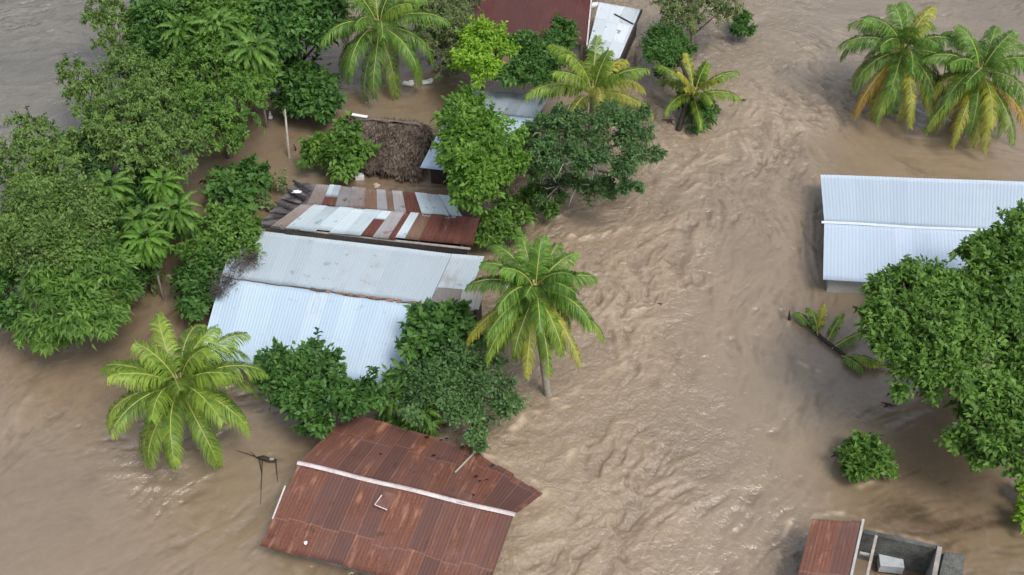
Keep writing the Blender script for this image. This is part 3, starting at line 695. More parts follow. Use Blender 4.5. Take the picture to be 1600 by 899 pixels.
# lifted sheet on the lower slope, loose edge strip, holes
ls = [slope_z(600, 768), slope_z(622, 775), slope_z(607, 801), slope_z(587, 793)]
mb = MB(); mb.add([ls[0] - o + Z * .08, ls[1] - o + Z * .08, ls[2] - o + Z * .30, ls[3] - o + Z * .22, ls[0] - o + Z * .06, ls[1] - o + Z * .06, ls[2] - o + Z * .28, ls[3] - o + Z * .20],
    [[0, 1, 2, 3], [7, 6, 5, 4], [0, 4, 5, 1], [1, 5, 6, 2], [2, 6, 7, 3], [3, 7, 4, 0]]); mb.build('lifted_sheet', plain('rust_plain', (.17, .088, .07), .7, .3, 3), A)
mb = MB(); mb.bar(slope_z(587, 795) - o + Z * .28, slope_z(606, 803) - o + Z * .30, .05, .03); mb.bar(slope_z(586, 795) - o + Z * .28, slope_z(597, 778) - o + Z * .2, .05, .03); mb.build('sheet_edge', PINKRIDGE, A)
mb = MB(); mb.bar(slope_z(446, 760) - o + Z * .04, slope_z(426, 812) - o + Z * .04, .07, .03); mb.build('edge_trim', PINKRIDGE, A)
mb = MB(); mb.bar(slope_zb(711, 740) - o + Z * .06, slope_zb(742, 708) - o + Z * .06, .07, .05); mb.build('loose_batten', GREYWOOD, A)
for (x, y, s) in ((667, 684, .16), (678, 712, .15), (698, 686, .12), (744, 745, .14), (750, 752, .1), (761, 750, .09), (595, 710, .1), (690, 688, .1), (770, 728, .12), (740, 774, .1), (722, 700, .14)):
    mb = MB(); p = slope_zb(x, y) - o + Z * .035; mb.blob(p, s * .55, int(x), squash=(1.2, .8, .10), rough=.3); mb.build('roof_hole', DARKVOID, A)
mb = MB(); mb.blob(slope_z(478, 851) - Vector((0, 0, 0)) + Z * .13, .10, 1, squash=(1, 1, .9)); mb.build('ball', WHITEP, smooth=True, label='tiny white ball resting on the left part of the rust-red roof', cat='ball')

# B: the white metal roofed house in the middle
RL, RR = W(345, 434, 2.3), W(669, 478, 2.3)
FL, FR = W(311, 562, 1.25), W(628, 603, 1.25)
BL = W(398, 361, 1.25); BR = W(757, 401, 1.25)
BL = BL + (BL - BR).normalized() * .6
B, ft = house('flooded_house', 'long white metal gable roof with a stained ridge seam, just below the patchwork roof', FL, FR, W(372, 357, 1.25), W(706, 397, 1.25), RL, RR, M_WHITE, M_WHITE2, BLOCK, sag=.02)
patch('roof', M_WHITE2, B, RR + Vector((.02, 0, -.02)), W(722, 486, 2.25), BR, W(706, 397, 1.25) + Vector((0.02, 0, -.02)), seed=9, u0=90)
o = B.location; mb = MB(); rr = random.Random(5)
prev = None
for i in range(26):
    s = i / 25; p = RL.lerp(RR, s) - o + Vector((rr.uniform(-.02, .02), rr.uniform(-.05, .05), .045))
    if prev is not None: mb.bar(prev, p, .05 + .14 * rr.random() * (s > .45), .03)
    prev = p
mb.build('ridge_seam', plain('stained_seam', (.10, .075, .06), .9, .6, 4), B)
mb = MB()
FLASH = plain('rust_flashing', (.26, .15, .11), .8, .5, 5)
for i in range(10): # torn brown flashing pieces along the right half of the ridge
    s = .50 + .5 * i / 10 + rr.uniform(0, .02); p = RL.lerp(RR, s) - o + Z * .07; q = RL.lerp(RR, min(1, s + rr.uniform(.02, .045))) - o + Z * .07
    mb = MB(); mb.bar(p, q, rr.uniform(.12, .24), .02); mb.build('torn_flashing', FLASH, B)

mb = MB(); mb.bar(W(478, 508, 1.72) - o, W(610, 480, 1.98) - o, .02, .02)
# lean-to beside it
q = [W(684, 449, 2.35), W(756, 456, 2.3), W(748, 484, 2.1), W(672, 478, 2.15)]
c = (q[0] + q[1] + q[2] + q[3]) / 4
LT = thing('shed', 'small grey lean-to shed wedged between the white roof and the tall coconut palm', 'shed', (c.x, c.y, 0))
patch('roof', sheetmat('grey_shed_sheet', (.14, .135, .125), (.24, .23, .215), ((.10, .08, .07), (.16, .14, .12)), amt=.3, rough=.8, spec=.1, dark=(.06, .05, .05), dark_amt=.6), LT, q[0], W(722, 452, 2.33), W(716, 482, 2.12), q[3], seed=1)
patch('roof', sheetmat('pale_shed_sheet', (.30, .29, .27), (.40, .39, .37), ((.18, .16, .14), (.26, .24, .22)), amt=.2, rough=.8, spec=.1), LT, W(722, 453, 2.30), q[1], q[2], W(716, 484, 2.10), seed=2)
mb = MB(); o = LT.location; seg_wall(mb, W(678, 480, 2.1) - o, W(742, 486, 2.1) - o, -1, 2.0); seg_wall(mb, W(742, 486, 2.1) - o, W(750, 460, 2.3) - o, -1, 2.1); seg_wall(mb, W(678, 480, 2.1) - o, W(689, 453, 2.3) - o, -1, 2.1); mb.build('wall', DARKWOOD, LT)

# C: patchwork roof
zr, zf, zb = 2.02, 1.72, 1.72
c = W(590, 340, 0)
Cc = thing('flooded_shed', 'long low roof patched from rusty, grey and pale metal sheets just above the white roof', 'shed', (c.x, c.y, 0)); o = Cc.location
def lerp2(a, b, s): return (a[0] + (b[0] - a[0]) * s, a[1] + (b[1] - a[1]) * s)
front = [('grey', 1, 0), ('pale', 1, .1), ('pale', 1, .1), ('pale', 1, 0), ('pale', 1, .05), ('pale', 1.1, .1), ('rust', .9, .28), ('pink', 1, 0), ('rust', .5, 0), ('pale', .6, .3), ('tan', 1, .0), ('rust', 1.0, .1), ('rust', .9, .05), ('rust', .9, .1), ('rust', .9, 0)]
back = [('grey', 1.1, 0), ('rust', .9, .5), ('grey', 1.0, 0), ('grey', 1.1, 0), ('tan', .9, 0), ('pink', .7, 0), ('tan', .6, 0), ('pink', .8, 0), ('rust', 1.1, 0), ('pale', 1, 0), ('pale', 1, 0), ('pale', .8, 0), ('black', 1.1, 0)]
def row(lst, u1, u2, l1, l2, zu, zl, seed):
    tot = sum(x[1] for x in lst); a = 0; rr = random.Random(seed)
    for i, (m, wd, st) in enumerate(lst):
        s0, s1 = a / tot, (a + wd) / tot; a += wd
        s0 -= .004; lift = .02 + .035 * (i % 2) + rr.uniform(0, .03); k = rr.uniform(-.02, .05)
        P0, P1 = lerp2(u1, u2, s0), lerp2(u1, u2, s1); Q0, Q1 = lerp2(l1, l2, s0), lerp2(l1, l2, s1)
        jj = Vector((rr.uniform(-.05, .05), rr.uniform(-.10, .10), 0))
        a0, a1, b1, b0 = W(*P0, zu), W(*P1, zu), W(*Q1, zl) + jj, W(*Q0, zl) + jj
        base_st = st
        if base_st > 0.01 and m == 'rust' and wd < 1.0 and st > .2:   # a pale upper piece over a rusted lower one
            patch('roof_sheet', M_PATCH['pale'], Cc, a0 + Z * lift, a1 + Z * lift, a1.lerp(b1, st + .06) + Z * (lift + .02), a0.lerp(b0, st + .06) + Z * (lift + .02), nv=4, seed=seed * 40 + i + 20, sag=.012, u0=i * 3.1)
            a0, a1 = a0.lerp(b0, st), a1.lerp(b1, st)
        patch('roof_sheet', M_PATCH[m], Cc, a0 + Z * lift, a1 + Z * lift, b1 + Z * lift, b0 + Z * lift, nv=5, seed=seed * 40 + i, sag=.015, u0=i * 1.7 + .07, label=('rusted brown roof sheet' if m == 'rust' else None))
row(back, (496, 288), (722, 309), (478, 322), (748, 345), zb, zr, 1)
row(front, (472, 320), (750, 342), (424, 355), (739, 386), zr + .03, zf, 2)
mb = MB(); rr = random.Random(8)
P = [W(402, 356, zf - .1), W(432, 356, zf), W(482, 320, zr), W(498, 287, zb), W(462, 284, zb - .1)]
bl = [P[0], P[1], P[2], P[3], P[4]]
vs = [p - o - Z * .03 for p in bl] + [p - o - Z * .08 for p in bl]; mb.add(vs, [[4, 3, 2, 1, 0], [5, 6, 7, 8, 9]] + [[i, (i + 1) % 5, (i + 1) % 5 + 5, i + 5] for i in range(5)]); mb.build('tar_sheet', OLDTIN, Cc, label='dark torn roofing at the left end')
for i in range(7):
    s = i / 6; mb = MB(); a = W(402, 356, zf).lerp(W(462, 284, zb), s) - o; b = W(440, 352, zf).lerp(W(486, 300, zr), s) - o
    mb.bar(a + Z * .06 + Vector((rr.uniform(-.2, .1), rr.uniform(-.2, .2), 0)), b + Z * .05 + Vector((0, rr.uniform(-.3, .3), 0)), rr.uniform(.05, .22), .02); mb.build('roof_batten', [TAR, DARKWOOD, OLDTIN, DARKWOOD, OLDTIN, TAR, TAR][i], Cc)
def grid_walls(t, pts, z0, z1s, mat, th=.12):
    mb = MB(); n = len(pts)
    for i in range(n):
        p, q = pts[i] - t.location, pts[(i + 1) % n] - t.location; seg_wall(mb, p, q, z0, z1s[i], th, z1s[(i + 1) % n])
    mb.build('wall', mat, t)
grid_walls(Cc, [W(445, 357, 1.7), W(728, 384, 1.7), W(718, 316, 1.7), W(500, 294, 1.7)], -1, [1.55] * 4, DARKWOOD)
for i in range(5):
    mb = MB(); p = W(450 + i * 68, 358 + i * 6.6, 1.7) - o; mb.bar((p.x, p.y + .3, -.9), (p.x, p.y + .3, 1.66), .10, .10, up=Vector((1, 0, 0))); mb.build('post', GREYWOOD, Cc)
mb = MB(); mb.bar(W(440, 357, 1.55) - o, W(735, 389, 1.6) - o, .10, .08); mb.build('eave_beam', GREYWOOD, Cc)
# things lying on the patchwork roof
mb = MB(); mb.blob(W(463, 300, 1.98), .26, 3, squash=(1.1, .5, .35), rough=.4); mb.build('plastic_bag', WHITEP, smooth=True, label='crumpled white scrap lying on the left end of the patchwork roof', cat='rag')
mb = MB(); mb.blob(W(588, 290, 1.95), .22, 5, squash=(1, .8, .5), rough=.3); mb.build('bundle', plain('tan_cloth', (.42, .34, .27), .9, .3, 4), smooth=True, label='small tan bundle on the back edge of the patchwork roof', cat='bundle')
mb = MB(); mb.box(W(562, 276, .12), .55, .38, .3, .15); mb.build('crate', WHITEP, label='small white box floating between the thatched hut and the patchwork roof', cat='box')

# D: thatched hut
zr, ze = 2.7, .55
RL, RR = W(548, 186, zr), W(664, 196, zr); FL, FR = W(538, 259, ze), W(652, 277, ze)
hl, hr_ = (FL - RL), (FR - RR); BL = RL - Vector((hl.x, hl.y, 0)) ; BR = RR - Vector((hr_.x, hr_.y, 0)); BL.z = BR.z = ze
c = (FL + FR + BL + BR) / 4; D = thing('thatched_hut', 'dark brown thatched hut roof between the round bush and the white-edged blue roof', 'hut', (c.x, c.y, 0)); o = D.location
def thatch(name, rl, rr_, fr, fl, seed):
    fol = Foliage(); r_ = np.random.default_rng(seed); n = 24; uu, vv = np.meshgrid(np.linspace(0, 1, n + 1), np.linspace(0, 1, n + 1))
    A4 = [np.array(x[:]) for x in (rl, rr_, fr, fl)]
    P = sum(a[None, None] * wgt[..., None] for a, wgt in zip(A4, ((1 - uu) * (1 - vv), uu * (1 - vv), uu * vv, (1 - uu) * vv)))
    bul = np.sin(np.pi * np.clip(vv, 0, 1)) * .22 + r_.uniform(-.07, .07, uu.shape) + .05 * np.sin(uu * 9 + vv * 5); P[..., 2] += bul - .85 * np.abs(uu * 2 - 1) ** 4 * vv - .45 * np.abs(uu * 2 - 1) ** 7 + .07 * np.sin(uu * 14 + seed) * np.sin(vv * 8)
    P[..., 0] += (r_.uniform(-.05, .05, uu.shape)); idx = np.arange((n + 1) ** 2).reshape(n + 1, n + 1)
    f = np.stack([idx[:-1, :-1], idx[1:, :-1], idx[1:, 1:], idx[:-1, 1:]], -1).reshape(-1, 4)
    fol.add(P.reshape(-1, 3), f, r_.uniform(0, .5, len(f)))
    m = 3600; u = r_.random(m); v = r_.random(m) ** .9
    B4 = sum(a[None] * wgt[:, None] for a, wgt in zip(A4, ((1 - u) * (1 - v), u * (1 - v), u * v, (1 - u) * v))); B4[:, 2] += np.sin(np.pi * v) * .22 + .03 - .85 * np.abs(u * 2 - 1) ** 4 * v - .45 * np.abs(u * 2 - 1) ** 7 + .07 * np.sin(u * 14 + seed) * np.sin(v * 8); B4 += (np.array(((rl + rr_ + fr + fl) / 4)[:]) - B4) * (.10 * np.sin(u * 31) * v ** 6)[:, None]
    dn = unit(unit((A4[3] - A4[0])[None]) + r_.standard_normal((m, 3)) * .42); N = unit(np.array([0, -.3, 1.0]) + r_.standard_normal((m, 3)) * .3)
    V, Fq = leaf_geo(B4, dn, N, r_.uniform(.2, .5, m), r_.uniform(.04, .15, m), .1, .05); fol.add(V, Fq, np.clip(.5 + .35 * np.sin(u * 23 + 3 * np.sin(v * 17)) * np.cos(v * 19) + r_.uniform(-.4, .4, m), 0, 1))
    return fol.build(name, STRAW, D)
thatch('thatch', RL, RR, FR, FL, 1); thatch('thatch', RR, RL, BL, BR, 2)
HL = RL + (FL + BL - RL * 2) * .5 + Vector((-.9, 0, 0)); HL.z = ze
thatch('thatch', RL, RL + Vector((.01, 0, 0)), FL, BL, 3)
HRr = (FR + BR) / 2 + Vector((.35, .1, 0))
thatch('thatch', RR, RR + Vector((.01, 0, 0)), BR, FR, 4)
mb = MB(); mb.tube([RL.lerp(RR, k / 10) - o + Z * (.10 - .45 * abs(k / 5 - 1) ** 7 + .05 * math.sin(k * 2.3)) for k in range(11)], [.10 + .04 * math.sin(k * 1.7) for k in range(11)], 8); mb.build('ridge_roll', plain('thatch_ridge', (.16, .12, .11), .95, .4, 6), D, smooth=True)
house_walls(D, FL, FR, BL, BR, RL, RR, DARKWOOD, inset=.35, drop=.2)
mb = MB(); mb.bar(W(550, 179, 2.95), W(574, 183, 2.95), .22, .05); mb.build('board', WHITEP, label='short white board lying on the ridge of the thatched hut', cat='board')
mb = MB(); mb.blob(W(645, 190, 2.75), .22, 9, squash=(1.2, .8, .6), rough=.4); mb.build('ridge_knot', TAR, D, smooth=True)

# E: blue-grey roof behind the tall bright tree
RL, RR = W(703, 172, 2.9), W(838, 186, 2.9); FL = W(656, 262, 1.5); FR = RR + (FL - RL); FR.z = 1.5
BL = W(724, 140, 1.5); BR = W(860, 149, 1.5)
E, fE = house('flooded_house', 'blue-grey metal roof with a white front slope, behind the tall bright green tree', FL, FR, BL, BR, RL, RR, M_WHITE, M_GREYBLUE, DARKWOOD, sag=.01)
# F: dark red roof at the top
RL, RR = W(742, -48, 3.0), W(934, -46, 3.0); FL, FR = W(733, 58, 1.6), W(914, 70, 1.6)
BL = RL - (FL - RL); BL.z = 1.6; BR = RR - (FR - RR); BR.z = 1.6
Fh, fF = house('flooded_house', 'dark maroon metal roof cut by the top edge of the picture', FL, FR, BL, BR, RL, RR, M_DARKRED, M_DARKRED, BLOCK)
o = Fh.location; mb = MB(); mb.bar(W(925, -10, 2.6) - o, W(917, 72, 1.62) - o, .10, .10); mb.build('edge_trim', PINKRIDGE, Fh)
# small white shack beside it
q = [W(936, 3, 2.0), W(1001, 16, 2.0), W(966, 97, 1.5), W(918, 76, 1.5)]
c = (q[0] + q[1] + q[2] + q[3]) / 4; S = thing('shack', 'small white sheet-metal shack with a tilted roof next to the maroon roof', 'shack', (c.x, c.y, 0)); o = S.location
patch('roof', sheetmat('shack_sheet', (.50, .57, .62), (.62, .68, .73), ((.26, .24, .23), (.4, .4, .4)), amt=.2, seam=.3, sheet=.9, length=2.2, dark=(.12, .12, .12), dark_amt=.7), S, *q, seed=5, edge=.05)
ctr = c - o
ip = [ctr.lerp(p - o, .88) + o for p in q]
grid_walls(S, ip, -1, [1.85, 1.85, 1.35, 1.35], DARKWOOD)
mb = MB(); mb.bar(W(960, 22, 1.98) - o, W(990, 38, 1.90) - o, .10, .05); mb.build('roof_batten', DARKWOOD, S)
mb = MB(); mb.bar(q[1] - o + Vector((.08, 0, -.02)), q[2] - o + Vector((.08, 0, -.02)), .14, .16); mb.build('edge_trim', DARKWOOD, S)
mb = MB(); mb.box(W(925, 8, 1.75) - o, 1.0, .5, .12, .2); mb.build('awning', WHITEP, S)

# G: long white-blue house on the right
RL, RR = W(1288, 348, 2.05), W(1760, 372, 2.05); FL, FR = W(1286, 437, 1.35), W(1780, 466, 1.35)
BL, BM, BR = W(1282, 273, 1.35), W(1432, 268, 1.35), W(1770, 290, 1.35)
G, fG = house('flooded_house', 'long pale blue-white metal roof with bright ridge strip, behind the broad leafy tree', FL, FR, BL, BR, RL, RR, M_BLUE, sheetmat('pale_blue_grey_sheet', (.41, .50, .60), (.46, .55, .65), ((.36, .44, .50), (.41, .49, .55)), amt=.25, seam=.04, sheet=1.0, length=40, rough=.6, svar=.03), WHITEWALL, ridge=(WHITERIDGE, .12), sag=.012, corr=.20, amp=.007)
fl, fr, bl, br = fG; o = G.location
d = (fr - fl).normalized(); nrmF = Vector((d.y, -d.x, 0))
for s0, s1, zt in ((2.0, 4.6, 1.12), (7.5, 9.5, 1.12), (12, 14, 1.12)):
    mb = MB(); p, q_ = fl + d * s0, fl + d * s1; p = Vector((p.x, p.y, 0)) + nrmF * .02 - o; q_ = Vector((q_.x, q_.y, 0)) + nrmF * .02 - o
    seg_wall(mb, p, q_, .12, zt, .08); w_ = mb.build('window', DARKVOID, G)
    mb = MB(); 
    for k in range(4):
        s = (k + .0) / 3; x = p.lerp(q_, s) + nrmF * .05; mb.bar(x + Z * .10, x + Z * (zt + .02), .05, .05, up=Vector((1, 0, 0)))
    mb.build('frame', GREYWOOD, w_)
mb = MB(); dl = (fl - bl).normalized(); nl = Vector((-1, 0, 0)); a = bl + dl * 1.0; b_ = bl + dl * 2.6
seg_wall(mb, Vector((a.x, a.y, 0)) + nl * .02 - o, Vector((b_.x, b_.y, 0)) + nl * .02 - o, -.2, 1.05, .08); mb.build('window', DARKVOID, G)

# H: ruined house, bottom right
c = W(1390, 880, 0); Hh = thing('ruined_house', 'roofless grey concrete ruin with one rusty roof panel left, at the bottom right corner', 'ruin', (c.x, c.y, 0)); o = Hh.location
patch('roof', M_RED, Hh, W(1270, 810, 2.2), W(1349, 815, 2.3), W(1322, 935, 1.75), W(1240, 925, 1.6), amp=.0055, seed=21, edge=.04, u0=7)
mb = MB(); mb.bar(W(1349, 812, 2.33) - o, W(1323, 932, 1.80) - o, .11, .10); mb.build('edge_trim', WHITEWALL, Hh)
zt = 2.0
pA, pB, pC, pD = W(1350, 830, zt), W(1468, 856, zt), W(1452, 940, zt), W(1325, 930, zt)
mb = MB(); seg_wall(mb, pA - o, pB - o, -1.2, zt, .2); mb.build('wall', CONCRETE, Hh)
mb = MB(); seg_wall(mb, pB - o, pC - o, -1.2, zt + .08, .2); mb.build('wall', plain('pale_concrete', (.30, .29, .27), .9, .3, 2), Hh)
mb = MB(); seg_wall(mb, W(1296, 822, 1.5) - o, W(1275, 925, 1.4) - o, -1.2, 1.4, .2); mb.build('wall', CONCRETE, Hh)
mb = MB(); mb.bar(W(1369, 838, zt + .1) - o, W(1348, 930, zt + .1) - o, .12, .12); mb.build('beam', GREYWOOD, Hh)
mb = MB(); mb.bar(W(1343, 864, zt) - o, W(1362, 868, zt) - o, .10, .10); mb.build('beam', GREYWOOD, Hh)
mb = MB(); a, b = W(1370, 900, .5), W(1345, 940, .5); seg_wall(mb, W(1412, 900, .9) - o, W(1404, 940, .9) - o, -1.2, .9, .15); mb.build('wall', CONCRETE, Hh)
q = [W(1476, 862, 1.5), W(1508, 867, 1.5), W(1500, 930, 1.35), W(1462, 925, 1.35)]
patch('slab', CONCRETE, Hh, *q, amp=0, sag=.02, thick=.12)
mb = MB(); ctr = (q[0] + q[1] + q[2] + q[3]) / 4 - o; mb.box((ctr.x, ctr.y, .1), .9, 2.2, 2.3, .05); mb.build('wall', CONCRETE, Hh)
mb = MB(); mb.box(W(1391, 880, .45), 1.05, .7, .5, -.12); cab = mb.build('water_tank', plain('grey_white_paint', (.42, .45, .47), .6, .15, 3), label='pale grey boxy tank standing in brown water inside the ruined walls', cat='tank')

# ------------------------------------------------------------------ palms
palm('large yellow-green coconut palm at the lower left, standing alone in open brown water', (283, 606), 4.4, 4.4, n=32, seed=1, az0=.3, nuts=5, drp=(50, 105), el_lo=-34, mats=('palm', 'palm', 'palm'))
palm('coconut palm with yellowing fronds and bare leaning trunk, right of the white roof', (836, 456), 6.6, 3.75, n=42, base=(862, 623), seed=2, az0=1.1, nuts=9, skirt=6, dead=2, mats=('palmg', 'palm', 'palm'), el_lo=-62, drp=(55, 112))
palm('dense green drooping coconut palm at the top, above the brown backwater and thatched hut', (592, 44), 4.6, 5.0, n=30, seed=3, az0=.8, nuts=3, mats=('palmg', 'palmg', 'palm'), el_lo=-48, drp=(50, 105))
palm('left one of the two drooping coconut palms in the upper right water', (1410, 80), 4.4, 4.7, n=34, seed=4, az0=2.0, nuts=7, skirt=5, oranges=3, mats=('palmg', 'palmg', 'palmy'), el_lo=-60, drp=(50, 108))
palm('right one of the two drooping coconut palms in the upper right water', (1530, 116), 4.2, 4.6, n=34, seed=5, az0=.2, nuts=7, skirt=5, oranges=4, mats=('palmg', 'palmg', 'palmy'), el_lo=-60, drp=(50, 108))
palm('ragged yellowish palm rising out of the dark feathery tree near the middle top', (926, 146), 5.2, 4.2, n=19, seed=6, az0=.5, nuts=0, mats=('palm', 'palmy', 'palm'), el_lo=-8, drp=(30, 80))
palm('short young palm with upright pale fronds beside the dark bent trunk, at the rapids', (1084, 148), 1.7, 3.2, n=13, seed=7, az0=.9, nuts=0, mats=('palmy', 'palm', 'palm'), el_lo=18, drp=(25, 70), name='young_palm', group=None)

# dark bent trunk beside the young palm
b = W(1060, 202, 0); mb = MB(); tp = [W(1060, 204, 0), W(1070, 172, .9), W(1078, 148, 1.8), W(1072, 118, 2.9), W(1063, 95, 3.8)]
mb.tube([p - b for p in [tp[0] - Z * .8] + tp], [.22, .21, .19, .17, .14, .08], 8)
mb.build('bare_trunk', DARKWOOD, loc=b, smooth=True, label='dark bent bare tree trunk standing in front of the short young palm', cat='tree trunk')

# ------------------------------------------------------------------ trees and shrubs: the left grove
GR = 'trees of the dense grove on the left'
tree('slender_tree', 'slim feathery tree leaning over the grey river at the top left', 'tree', [(160,12,26,.3),(185,38,27),(172,66,20,-.3),(195,85,17,-.8),(150,30,16)], 4.2, 'olive', 'spray', .9, GR, .09)
tree('slender_tree', 'small olive treetop poking out over the grey river on the left edge of the grove', 'tree', [(118,118,22,.3),(140,148,27),(160,180,28,-.5),(128,145,20)], 4.0, 'olive', 'spray', .9, GR, .1)
tree('leafy_tree', 'dark green tree at the top of the grove beside the slim feathery tree', 'tree', [(255,30,38),(300,12,42),(245,72,30,-.6),(222,62,22,-.8),(280,58,32)], 4.5, 'deep', 'broad', 1.0, GR)
tree('leafy_tree', 'bright green round tree at the top of the grove, left of the drooping palm', 'tree', [(330,18,36),(368,45,36),(345,75,34),(310,55,28)], 5.0, 'mid', 'big', 1.0, GR)
tree('leafy_tree', 'dark shaded tree touching the left side of the drooping palm at the top', 'tree', [(420,15,40),(450,60,36),(470,25,34),(500,10,36),(425,70,32),(510,55,26)], 4.6, 'deep', 'big', 1.0, GR)
tree('leafy_tree', 'bright green tree overhanging the brown channel near the small white bird', 'tree', [(385,92,36),(402,112,30),(380,62,30),(360,110,30)], 4.4, 'mid', 'big', 1.0, GR)
tree('leafy_tree', 'fine-leaved tree bulging over the right side of the grove beside the brown channel', 'tree', [(290,115,42),(338,120,46),(370,165,38),(342,200,32,-.8),(385,140,28),(310,165,36),(360,215,18,-1.2)], 4.6, 'mid', 'spray', 1.0, GR, .2)
tree('leafy_tree', 'broad olive-green tree with hanging twigs in the middle of the left grove', 'tree', [(205,120,42),(190,170,50),(240,195,50),(262,235,38,-.6),(212,238,40,-.4),(155,205,36),(235,135,36),(275,265,20,-1.2)], 5.0, 'olive', 'spray', 1.05, GR, .22)
tree('leafy_tree', 'dark bluish tree in the shadow gap between the olive trees at the left', 'tree', [(140,245,34),(165,262,28),(120,225,20),(350,180,1)], 2.8, 'blue', 'broad', .9, GR)
tree('leafy_tree', 'grey-green tree at the left picture edge against the grey river', 'tree', [(60,212,34),(40,255,38),(85,250,34),(48,295,34),(25,290,26),(90,290,26)], 4.8, 'olive', 'spray', 1.0, GR)
tree('leafy_tree', 'large olive tree with tiny leaves on the left, above the bright hanging one', 'tree', [(60,330,46),(108,320,44),(130,362,42),(60,385,46),(22,365,38),(95,380,44),(145,335,28)], 5.6, 'olive', 'small', 1.0, GR, .24)
tree('leafy_tree', 'bright green tree with hanging leafy shoots at the lower tip of the left grove', 'tree', [(90,432,42),(148,425,42),(170,460,34),(112,485,46),(72,468,36),(182,492,20,-1),(80,532,22,-1.6),(160,505,28,-.8),(130,410,34),(60,505,24,-1)], 4.2, 'mid', 'long', 1.1, GR, .22, base=(120, 500))
tree('leafy_tree', 'dark green tree cut by the left edge of the picture', 'tree', [(-5,455,36),(15,490,26),(0,410,26),(-30,400,40)], 3.2, 'deep', 'broad', 1.0, GR)
tree('leafy_tree', 'dark green undergrowth tree between the large olive tree and the starry plants', 'tree', [(185,385,34),(205,425,30),(165,300,30),(200,340,34),(240,310,30),(225,265,26)], 2.2, 'deep', 'broad', 1.1, GR, .12)
tree('shrub', 'low dark shrub at the brown channel bend, right of the bright hanging tree', 'shrub', [(215,462,22),(225,435,20)], .9, 'dull', 'spray', .8, None, .05)
tree('leafy_tree', 'dark tree behind the starry plants at the top of the grove', 'tree', [(300,90,34),(335,140,20),(260,95,30),(400,45,30)], 3.0, 'deep', 'broad', 1.0, GR)
RG = 'papaya-like plants with starry crowns in the grove'
for i, (x, y, z, r, n, lf, lb) in enumerate([
    (172, 293, 4.6, 1.45, 34, 'mid', 'starry papaya-like plant highest of those right of the large olive tree'),
    (252, 288, 4.4, 1.35, 34, 'bright', 'starry papaya-like plant beside the brown channel, uppermost on the right'),
    (276, 330, 4.2, 1.55, 34, 'mid', 'starry papaya-like plant furthest right, leaning over the brown channel'),
    (218, 345, 4.3, 1.30, 32, 'mid', 'starry papaya-like plant in the middle of its cluster'),
    (228, 375, 4.5, 1.45, 36, 'bright', 'bright starry papaya-like plant lowest of its cluster'),
    (283, 48, 5.6, 1.7, 34, 'mid', 'starry papaya-like plant near the top edge, left of the others up there'),
    (340, 42, 6.2, 1.7, 34, 'mid', 'starry papaya-like plant near the top edge over the round bright tree'),
    (395, 78, 6.0, 1.9, 36, 'mid', 'large starry papaya-like plant left of the drooping palm')]):
    rosette(lb, x, y, z, r, n, lf, 'papaya plant', 'papaya_plant', RG, seed=i + 1, el=(65, -25))
# bushes between the channel and the white roof
BG = 'bushes along the channel left of the white roof'
tree('bush', 'green bush at the head of the channel left of the patchwork roof', 'bush', [(345,292,26),(382,283,24),(368,318,26),(400,290,14)], 1.3, 'deep', 'big', 1.0, BG, .07)
tree('bush', 'leafy bush against the left end of the white roof', 'bush', [(335,375,32),(368,362,32),(378,398,22),(345,345,24),(310,400,26)], 1.8, 'mid', 'broad', 1.0, BG, .09)
tree('bush', 'lower green bush between the channel and the white roof corner', 'bush', [(308,445,28),(303,483,22),(330,425,26),(322,465,18),(345,410,22)], 1.5, 'deep', 'broad', 1.0, BG, .07)
tree('bush', 'thin yellowish scrub beside the black torn end of the patchwork roof', 'bush', [(425,290,18),(412,312,14)], .6, 'dull', 'spray', .45, None, .03)
# dry twiggy bush over the white roof corner
p = W(378, 418, 2.5); DT = thing('dead_bush', 'grey leafless twiggy bush overhanging the left corner of the white roof', 'bush', (p.x - .6, p.y, 0)); fol = Foliage()
for (x, y, r) in ((372, 415, 22), (392, 405, 16), (352, 440, 18), (340, 455, 12)):
    cc = np.array(W(x, y, 2.55)[:]); n = 420; P_ = cc + rng.standard_normal((n, 3)) * (r / 28 * .45) * np.array([1, 1, .5]); D_ = rand_unit(n)
    V, Fq = leaf_geo(P_, D_, rand_unit(n), rng.uniform(.15, .45, n), rng.uniform(.015, .04, n), 0, .1); fol.add(V, Fq, rng.random(n))
fol.build('twigs', TWIG, DT); mb = MB(); mb.tube([(0, 0, -1), (.2, 0, 1.2), (.5, .1, 2.3)], [.1, .07, .03], 7); mb.build('stem', GREYWOOD, DT)
# around the palm and the backwater
tree('bush', 'rounded bush in the backwater behind the leaning wooden post', 'bush', [(452,140,27),(483,158,32),(512,168,24),(470,115,26),(500,140,26)], 1.7, 'deep', 'big', 1.05, None, .1)
tree('bush', 'round bright-topped bush beside the thatched hut', 'bush', [(508,235,30),(543,213,24),(556,242,19),(530,258,20),(530,235,28)], 1.6, 'mid', 'big', 1.05, None, .1)
tree('leafy_tree', 'dull grey-green scrubby tree between the drooping palm and the maroon roof', 'tree', [(690,25,38),(703,72,32),(672,62,26),(715,5,32),(660,20,30),(700,100,20,-1)], 3.0, 'dull', 'spray', 1.0)
tree('leafy_tree', 'vivid lime-green tree in front of the maroon roof', 'tree', [(755,58,26),(738,88,26),(775,82,26),(752,108,22),(770,55,18),(725,100,14)], 4.2, 'lime', 'broad', 1.1)
tree('leafy_tree', 'dark green tree right of the lime-green one, below the maroon roof', 'tree', [(812,78,26),(840,98,30),(800,112,26),(872,76,26),(880,48,18),(830,120,22),(870,105,20)], 3.6, 'deep', 'broad', 1.1)
